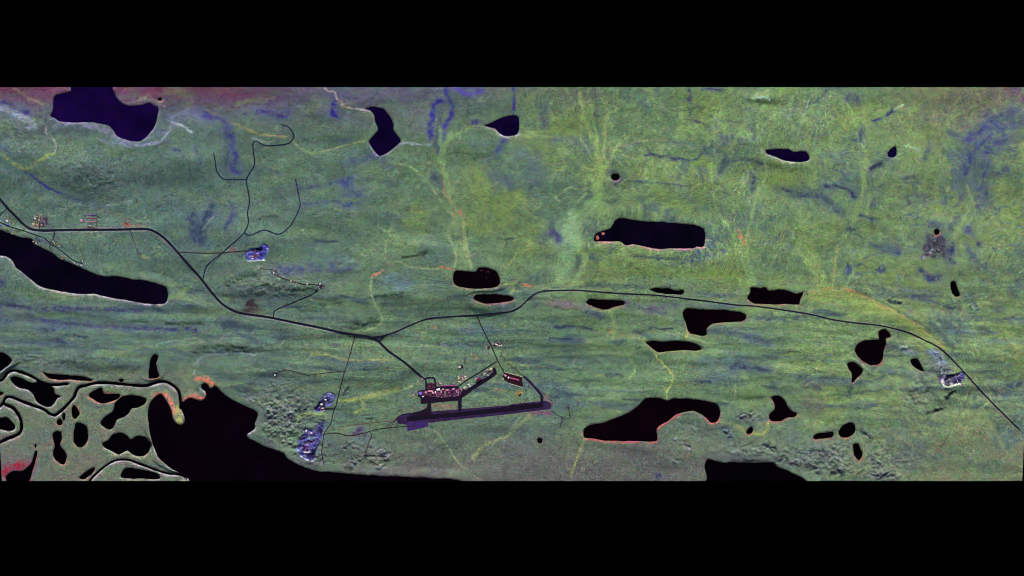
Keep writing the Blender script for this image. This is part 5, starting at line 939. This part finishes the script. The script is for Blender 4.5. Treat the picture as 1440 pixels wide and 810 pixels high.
# ------------------------------------------------------------------ airfield surfaces (flat sheets, each well above the one below)
PADS = [
    ('runway_shoulder', 'Q', [(95, 615), (105, 585), (130, 573), (330, 550), (600, 528), (970, 498), (1000, 488), (1150, 474), (1260, 462), (1305, 485), (1302, 528), (1180, 542), (900, 576), (600, 606), (360, 634), (180, 650), (112, 642)], 'shoulder', 'violet gravel shoulders around the runway', .35),
    ('parking_lot', 'Q', [(178, 628), (342, 626), (346, 662), (300, 676), (182, 700)], 'violet', 'violet gravel lot below the west end of the runway', .6),
    ('taxiway', 'Q', [(285, 540), (335, 528), (338, 468), (366, 466), (372, 570), (300, 578), (180, 592)], 'apron', 'dark western taxiway from apron to runway', .55),
    ('taxiway', 'Q', [(572, 452), (606, 452), (604, 545), (580, 548)], 'apron', 'dark eastern taxiway from apron to runway', .58),
    ('taxiway', 'S', [(662, 590), (696, 610), (690, 715), (664, 718)], 'apron', 'short dark taxiway at the east end of the runway', .61),
    ('runway', 'Q', [(178, 588), (560, 554), (975, 508), (985, 498), (1235, 480), (1238, 514), (985, 545), (570, 588), (180, 622)], 'runway', 'long straight near black runway', .8),
    ('apron', 'R', [(205, 580), (260, 565), (340, 555), (500, 525), (860, 512), (960, 560), (1090, 575), (930, 688), (905, 730), (560, 760), (250, 790), (245, 690), (205, 665)], 'apron', 'wide dark main apron', .9),
    ('apron', 'S', [(0, 468), (60, 430), (130, 395), (168, 355), (166, 312), (190, 306), (205, 330), (212, 375), (150, 425), (0, 522), (-90, 565), (-110, 540)], 'apron', 'slanting dark apron arm to the north east', .7),
    ('apron', 'S', [(272, 395), (300, 360), (470, 405), (485, 512), (340, 468), (275, 430)], 'maroon', 'dark maroon fenced yard east of the apron', .6),
    ('parking_lot', 'R', [(345, 450), (482, 445), (482, 540), (345, 552)], 'maroon', 'dark car park inside the terminal loop road', .65),
    ('yard', 'R', [(215, 590), (330, 572), (500, 540), (850, 524), (930, 560), (890, 650), (640, 690), (300, 655), (215, 645)], 'yard', 'oil stained violet yard between the apron buildings', 1.15),
    ('taxiway', 'S', [(478, 398), (500, 384), (600, 478), (706, 586), (700, 604), (672, 612), (560, 505), (486, 424)], 'edge', 'pale gravel shoulder beside the eastern taxi track', .3),
]
for (nm, s, pts, mk, lab, dz) in PADS:
    P = T(s, pts)
    mb = MB()
    nP = len(P)
    vs = [(float(wx(x)), float(wy(y)), ZF + dz) for x, y in P] + [(float(wx(x)), float(wy(y)), ZF - 2) for x, y in P]
    area = sum(P[i][0] * P[(i + 1) % nP][1] - P[(i + 1) % nP][0] * P[i][1] for i in range(nP))
    top = list(range(nP))
    if area > 0:
        top = top[::-1]
    mb.add(vs, [tuple(top)] + [(i, (i + 1) % nP, nP + (i + 1) % nP, nP + i) for i in range(nP)])
    structure(mb.build(nm, PAD[mk]), lab, 'runway' if 'runway' in nm else 'pavement')


# ------------------------------------------------------------------ things
def thing(name, label, cat, loc, rz=0, group=None):
    o = bpy.data.objects.new(name, None); o.empty_display_size = 5
    link(o); o.location = loc; o.rotation_euler = (0, 0, rz)
    o['label'] = label; o['category'] = cat
    if group:
        o['group'] = group
    return o


def make_building(name, label, group, x, y, z, w, d, h, rz, style, wall, roof):
    cat = {'long_shed': 'shed', 'hall': 'hall', 'terminal': 'terminal', 'hangar': 'hangar', 'warehouse': 'warehouse', 'house': 'house', 'cabin': 'cabin'}.get(name, 'shed')
    t = thing(name, label, cat, (x, y, z), rz, group)
    hx, hy = w / 2, d / 2
    along = w >= d
    e = .5
    wm, rm = PM[wall], PM[roof]
    mb = MB().box(-hx, hx, -hy, hy, -2, h)
    rise = min(w, d) * .24
    if style == 'gable':
        prof = [(-1, 0), (0, 1), (1, 0)]
    elif style == 'barrel':
        prof = [(math.cos(a), math.sin(a)) for a in np.linspace(math.pi, 0, 9)]
        rise = min(w, d) * .3
    if style == 'flat':
        mb.build('wall', wm, t)
        r = MB().box(-hx - .3, hx + .3, -hy - .3, hy + .3, h + .01, h + .5)
        for (a, b, c, dd) in ((-hx - .3, hx + .3, hy, hy + .3), (-hx - .3, hx + .3, -hy - .3, -hy), (-hx - .3, -hx, -hy, hy), (hx, hx + .3, -hy, hy)):
            r.box(a, b, c, dd, h + .5, h + 1.1)
        ro = r.build('roof', rm, t)
        v = MB().box(-hx * .4, -hx * .4 + 2.2, -1.1, 1.1, h + .5, h + 1.8)
        v.build('roof_vent', PM['grey'], ro)
    else:
        span, length = (hy, hx) if along else (hx, hy)
        out = [(u * (span + e), h + .02 + v * rise) for u, v in prof]
        inn = [(u * (span + e), h + .02 + v * rise - .35) for u, v in prof][::-1]
        gab = [(u * span * .98, h + v * rise - .3) for u, v in prof]
        gab = [(a, max(b, h - .1)) for a, b in gab]
        r = MB().extrude_x(out + inn, -length - e, length + e)
        g1 = MB()
        for s in (-1, 1):
            g1.extrude_x(gab, s * (length - .01) - (.25 if s > 0 else 0), s * (length - .01) + (0 if s > 0 else .25))
        if not along:
            r.v = [(-b, a, c) for a, b, c in r.v]; g1.v = [(-b, a, c) for a, b, c in g1.v]
        mb.add(g1.v, g1.f)
        mb.build('wall', wm, t)
        ro = r.build('roof', rm, t)
        if style == 'gable' and name in ('cabin', 'house'):
            MB().box(.8, 1.6, span * .3, span * .3 + .8, h + rise * .4, h + rise + 1.0).build('chimney', PM['grey'], ro)
    big = name in ('hangar', 'warehouse', 'hall')
    dw, dh = (min(w * .55, 12), h * .8) if big else (1.8 if name in ('cabin', 'house') else 3.2, min(2.6, h * .75))
    MB().box(-dw / 2, dw / 2, -hy - .18, -hy - .02, 0, dh).build('door', PM['dark' if wall != 'dark' else 'grey'], t)
    nw = 2 if w < 20 else 4
    for k in range(nw):
        cx = -hx + (k + .5) * w / nw
        if abs(cx) < dw / 2 + 1.2:
            cx += math.copysign(dw / 2 + 1.2, cx if cx else 1)
        if abs(cx) > hx - .8:
            continue
        MB().box(cx - .7, cx + .7, -hy - .12, -hy - .02, h * .4, h * .4 + 1.2).build('window', PM['glass'], t)
        MB().box(cx - .7, cx + .7, hy + .02, hy + .12, h * .4, h * .4 + 1.2).build('window', PM['glass'], t)
    return t


for (nm, s, x, y, w, d, rz, st, wl, rf, lab, grp) in B:
    px, py = T(s, [(x, y)])[0]
    onpad = inside(FIELD, np.array([px]), np.array([py]))[0]
    z = ZF + 1.0 if onpad else float(ground_z(px, py))
    X, Y_ = float(wx(px)), float(wy(py))
    if st == 'tank':
        t = thing('storage_tank', lab, 'tank', (X, Y_, z), 0, grp)
        R_ = w * PX / 2
        MB().lathe([(R_, -1), (R_, 8), (R_ + .25, 8.02), (R_ + .25, 8.4)], 24).build('tank_shell', PM[wl], t)
        ro = MB().lathe([(R_ + .2, 8.42), (R_ * .5, 9.2), (.5, 9.8)], 24).build('tank_roof', PM[rf], t)
        MB().lathe([(.5, 9.81), (.5, 10.5)], 10).build('hatch', PM['grey'], ro)
        ld = MB().box(R_ + .3, R_ + .4, -.4, -.3, 0, 9).box(R_ + .3, R_ + .4, .3, .4, 0, 9)
        for k in range(16):
            ld.box(R_ + .31, R_ + .39, -.3, .3, .5 + k * .5, .58 + k * .5)
        ld.build('ladder', PM['grey'], t)
        continue
    h = {'hangar': 8, 'warehouse': 7.5, 'terminal': 7, 'hall': 7, 'long_shed': 4.5, 'cabin': 3.4, 'house': 4.2}.get(nm, 5)
    make_building(nm, lab, grp, X, Y_, z, w * PX, d * PX, h, rz, st, wl, rf)

for (s, x, y, rx, ry, mk, lab) in HEAPS:
    px, py = T(s, [(x, y)])[0]
    mb = MB()
    n = 18; rows = [(1.15, -1.5), (1.0, .2), (.78, 2.2), (.5, 4.4), (.24, 5.8), (.05, 6.3)]
    vs = []
    for j, (rr, zz) in enumerate(rows):
        for i in range(n):
            a = 2 * math.pi * i / n
            q = 1 + .16 * math.sin(3 * a + x) + .1 * random.uniform(-1, 1)
            vs.append((rx * PX * rr * q * math.cos(a), ry * PX * rr * q * math.sin(a), zz + random.uniform(-.25, .25)))
    fs = [(j * n + i, j * n + (i + 1) % n, (j + 1) * n + (i + 1) % n, (j + 1) * n + i) for j in range(len(rows) - 1) for i in range(n)] + [tuple((len(rows) - 1) * n + i for i in range(n))]
    o = mb.add(vs, fs).build('gravel_heap', GRAVEL[mk])
    o.location = (float(wx(px)), float(wy(py)), float(ground_z(px, py)))
    o['label'] = lab; o['category'] = 'heap'


# trucks in the terminal car park
def make_truck(label, body, group):
    t = thing('parked_truck', label, 'truck', (0, 0, 0), 0, group)
    MB().box(-1.25, 1.25, -4.2, 1.7, 1.0, 3.6).build('cargo_box', PM[body], t)
    MB().box(-1.2, 1.2, -4.2, 4.0, .75, .98).build('chassis', PM['dark'], t)
    cab = MB().extrude_x([(1.9, 1.0), (4.1, 1.0), (4.1, 1.9), (3.6, 2.9), (1.9, 2.9)], -1.2, 1.2).build('cab', PM[body], t)
    MB().add([(-1.05, 4.1, 1.98), (1.05, 4.1, 1.98), (1.05, 3.66, 2.84), (-1.05, 3.66, 2.84)], [(0, 1, 2, 3)]).build('windscreen', PM['glass'], cab)
    for sx in (-1, 1):
        for yy in (-2.9, 2.9):
            w = MB().lathe([(.5, -.15), (.5, .15)], 14)
            w.v = [(c + sx * 1.15, a + yy, b + .5) for a, b, c in w.v]
            w.build('wheel', PM['tyre'], t)
    return t


def copy_tree(o, parent=None):
    c = o.copy(); COL.objects.link(c)
    if parent is not None:
        c.parent = parent
    for ch in o.children:
        copy_tree(ch, c)
    return c


G1 = 'trucks parked in rows in the terminal car park'
protos = [make_truck('%s truck parked in the rows of the terminal car park' % n, m, G1) for n, m in (('magenta', 'magenta'), ('pale pink', 'pink'), ('rose', 'rose'))]
used = [False] * 3
rng2 = random.Random(3)
for r in range(4):
    for c in range(11):
        if rng2.random() < .16:
            continue
        k = rng2.choice([0, 0, 1, 2])
        px, py = T('R', [(352 + c * 12.2, 462 + r * 23 - c * .6)])[0]
        o = protos[k] if not used[k] else copy_tree(protos[k])
        used[k] = True
        o.location = (float(wx(px)), float(wy(py)), ZF + .66)
        o.rotation_euler = (0, 0, rng2.choice([0, math.pi]) + rng2.uniform(-.06, .06))


G2 = 'shipping containers scattered in the apron yard'


def make_container(label, col):
    t = thing('shipping_container', label, 'container', (0, 0, 0), 0, G2)
    b = MB().box(-6, 6, -1.6, 1.6, .1, 3.0)
    for k in range(14):
        b.box(-5.7 + k * .85, -5.3 + k * .85, 1.601, 1.68, .3, 2.8).box(-5.7 + k * .85, -5.3 + k * .85, -1.68, -1.601, .3, 2.8)
    b.build('body', PM[col], t)
    d_ = MB().box(6.01, 6.1, -1.5, -.05, .2, 2.9).box(6.01, 6.1, .05, 1.5, .2, 2.9)
    d_.build('door', PM[col], t)
    return t


cprot = [make_container('%s shipping container scattered in the yard between the apron buildings' % n, m) for n, m in (('pale pink', 'pink'), ('white', 'white'), ('magenta', 'magenta'), ('maroon', 'maroon'), ('cream', 'cream'))]
cused = [False] * 5
occ = [T(a[1], [(a[2], a[3])])[0] + (max(a[4], a[5]) * .55,) for a in B]
yard = np.array(T('R', [(215, 590), (330, 572), (500, 540), (850, 524), (930, 560), (890, 650), (640, 690), (300, 655), (215, 645)]))
placed = 0
for _ in range(4000):
    if placed >= 64:
        break
    qx, qy = rng2.uniform(589, 651), rng2.uniform(544, 560)
    if not inside(yard, np.array([qx]), np.array([qy]))[0]:
        continue
    if any(math.hypot(qx - a, qy - b) < r + .9 for a, b, r in occ):
        continue
    occ.append((qx, qy, .9))
    k = rng2.choice([0, 0, 1, 2, 2, 2, 3, 3, 4])
    o = cprot[k] if not cused[k] else copy_tree(cprot[k])
    cused[k] = True
    o.location = (float(wx(qx)), float(wy(qy)), ZF + 1.2)
    o.rotation_euler = (0, 0, rng2.choice([.1, .15, 1.65, 1.7, .5]))
    placed += 1


# low concrete walls round the eastern yard
def boundary_wall(sheet, pts, label):
    P = [(float(wx(a)), float(wy(b))) for a, b in T(sheet, pts)]
    ox, oy = P[0]
    t = thing('boundary_wall', label, 'wall', (ox, oy, ZF + .2), 0)

    def strip(mb, th, z0, z1):
        for (a, b) in zip(P[:-1], P[1:]):
            L_ = math.hypot(b[0] - a[0], b[1] - a[1]); ux, uy = (b[0] - a[0]) / L_, (b[1] - a[1]) / L_
            q = [(c[0] - ox - uy * k * th / 2, c[1] - oy + ux * k * th / 2) for c, k in ((a, -1), (b, -1), (b, 1), (a, 1))]
            mb.add([(u, v, z0) for u, v in q] + [(u, v, z1) for u, v in q], [(3, 2, 1, 0), (4, 5, 6, 7), (0, 1, 5, 4), (1, 2, 6, 5), (2, 3, 7, 6), (3, 0, 4, 7)])
        return mb
    strip(MB(), 4.0, -1, 3.0).build('panel', PM['cream'], t)
    strip(MB(), 5.0, 3.02, 3.6).build('coping', PM['cream'], t)


boundary_wall('S', [(340, 474), (484, 516)], 'long pale wall along the south side of the maroon yard')
boundary_wall('S', [(302, 358), (472, 404)], 'long pale wall along the north side of the maroon yard')


# small runway light masts
def light_mast(px, py, label):
    t = thing('light_mast', label, 'light mast', (float(wx(px)), float(wy(py)), ZF + .35), 0, 'light masts across the runway')
    MB().lathe([(.5, 0), (.35, 6)], 10).build('pole', PM['grey'], t)
    MB().box(-2.2, 2.2, -1.0, 1.0, 6.02, 6.7).build('lamp_head', PM['pink'], t)


for (qx, qy, lab) in [(440, 598, 'upper light mast at the western runway crossing'), (442, 615, 'lower light mast at the western runway crossing'), (972, 514, 'topmost light mast at the eastern runway crossing'), (974, 535, 'second light mast from the top at the eastern runway crossing'), (976, 556, 'third light mast from the top at the eastern runway crossing'), (977, 572, 'bottom light mast at the eastern runway crossing')]:
    px, py = T('Q', [(qx, qy)])[0]
    light_mast(px, py, lab)

# ------------------------------------------------------------------ spruce and willow cover (uncountable)
NT = 190000
dens = np.clip(.75 + .25 * n_mid + .2 * n_sm + .5 * rough, .15, 1.5) * (1 - clear)
dens[C[..., 2] > C[..., 1] * 1.35] *= .25
dens[:2] = 0; dens[-2:] = 0; dens[:, :6] = 0; dens[:, -7:] = 0
p = dens.ravel() / dens.sum()
cell = np.random.default_rng(4).choice(p.size, NT, p=p)
jit = np.random.default_rng(6).uniform(-.5, .5, (2, NT))
tx = gx.ravel()[cell] + jit[0]; ty = gy.ravel()[cell] + jit[1]
tz = ground_z(tx, ty)
rr = np.random.default_rng(7)
rad = rr.uniform(1.6, 3.6, NT) * (1 + .25 * rough.ravel()[cell]); hgt = rad * rr.uniform(1.3, 2.2, NT)
ang = rr.uniform(0, 2 * math.pi, NT)
K = 5
vv = np.zeros((NT, K + 1, 3), dtype=np.float32)
for k in range(K):
    a = ang + 2 * math.pi * k / K
    q = rad * rr.uniform(.75, 1.2, NT)
    vv[:, k, 0] = wx(tx) + q * np.cos(a); vv[:, k, 1] = wy(ty) + q * np.sin(a); vv[:, k, 2] = tz - .4 + rr.uniform(0, .8, NT)
vv[:, K, 0] = wx(tx); vv[:, K, 1] = wy(ty); vv[:, K, 2] = tz + hgt
base = (np.arange(NT) * (K + 1))[:, None]
ff = np.stack([np.concatenate([base + k, base + (k + 1) % K, base + K], 1) for k in range(K)], 1).reshape(-1, 3)
me = np_mesh('forest', vv.reshape(-1, 3), ff, LEAF, False)
cc = C.reshape(-1, 3)[cell] * rr.uniform(.86, 1.22, NT)[:, None]
cover_attr(me, np.repeat(cc / GAIN, K + 1, axis=0))
fo = link(bpy.data.objects.new('forest', me))
fo['kind'] = 'stuff'; fo['label'] = 'low spruce and willow scrub speckling the whole tundra'; fo['category'] = 'scrub'

# ------------------------------------------------------------------ sky, sun, camera
w = bpy.data.worlds.new('World'); SC.world = w
w.use_nodes = True
nt = w.node_tree
bg = nt.nodes['Background']
sky = nt.nodes.new('ShaderNodeTexSky'); sky.sky_type = 'NISHITA'; sky.sun_disc = False
EL = math.radians(29)
sky.sun_elevation = EL; sky.sun_rotation = math.radians(0)
nt.links.new(sky.outputs[0], bg.inputs['Color'])
bg.inputs['Strength'].default_value = .06
sun = bpy.data.lights.new('sun', 'SUN'); sun.energy = 4.2; sun.angle = math.radians(.5); sun.color = (1, .96, .9)
so = link(bpy.data.objects.new('sun', sun))
so.rotation_euler = (-(math.pi / 2 - EL), 0, 0)       # light travels from the north (+y) towards the south

cam = bpy.data.cameras.new('camera')
HC = 40000.0
cam.sensor_width = 36; cam.lens = 36 * HC / (1440 * PX)
cam.clip_start = 10; cam.clip_end = 200000
co = link(bpy.data.objects.new('camera', cam))
co.location = (0, 0, HC)
SC.camera = co
SC.cycles.filter_width = 0.9
vs = SC.view_settings
vs.view_transform = 'Standard'; vs.look = 'None'; vs.exposure = 0; vs.gamma = 1; vs.use_curve_mapping = False
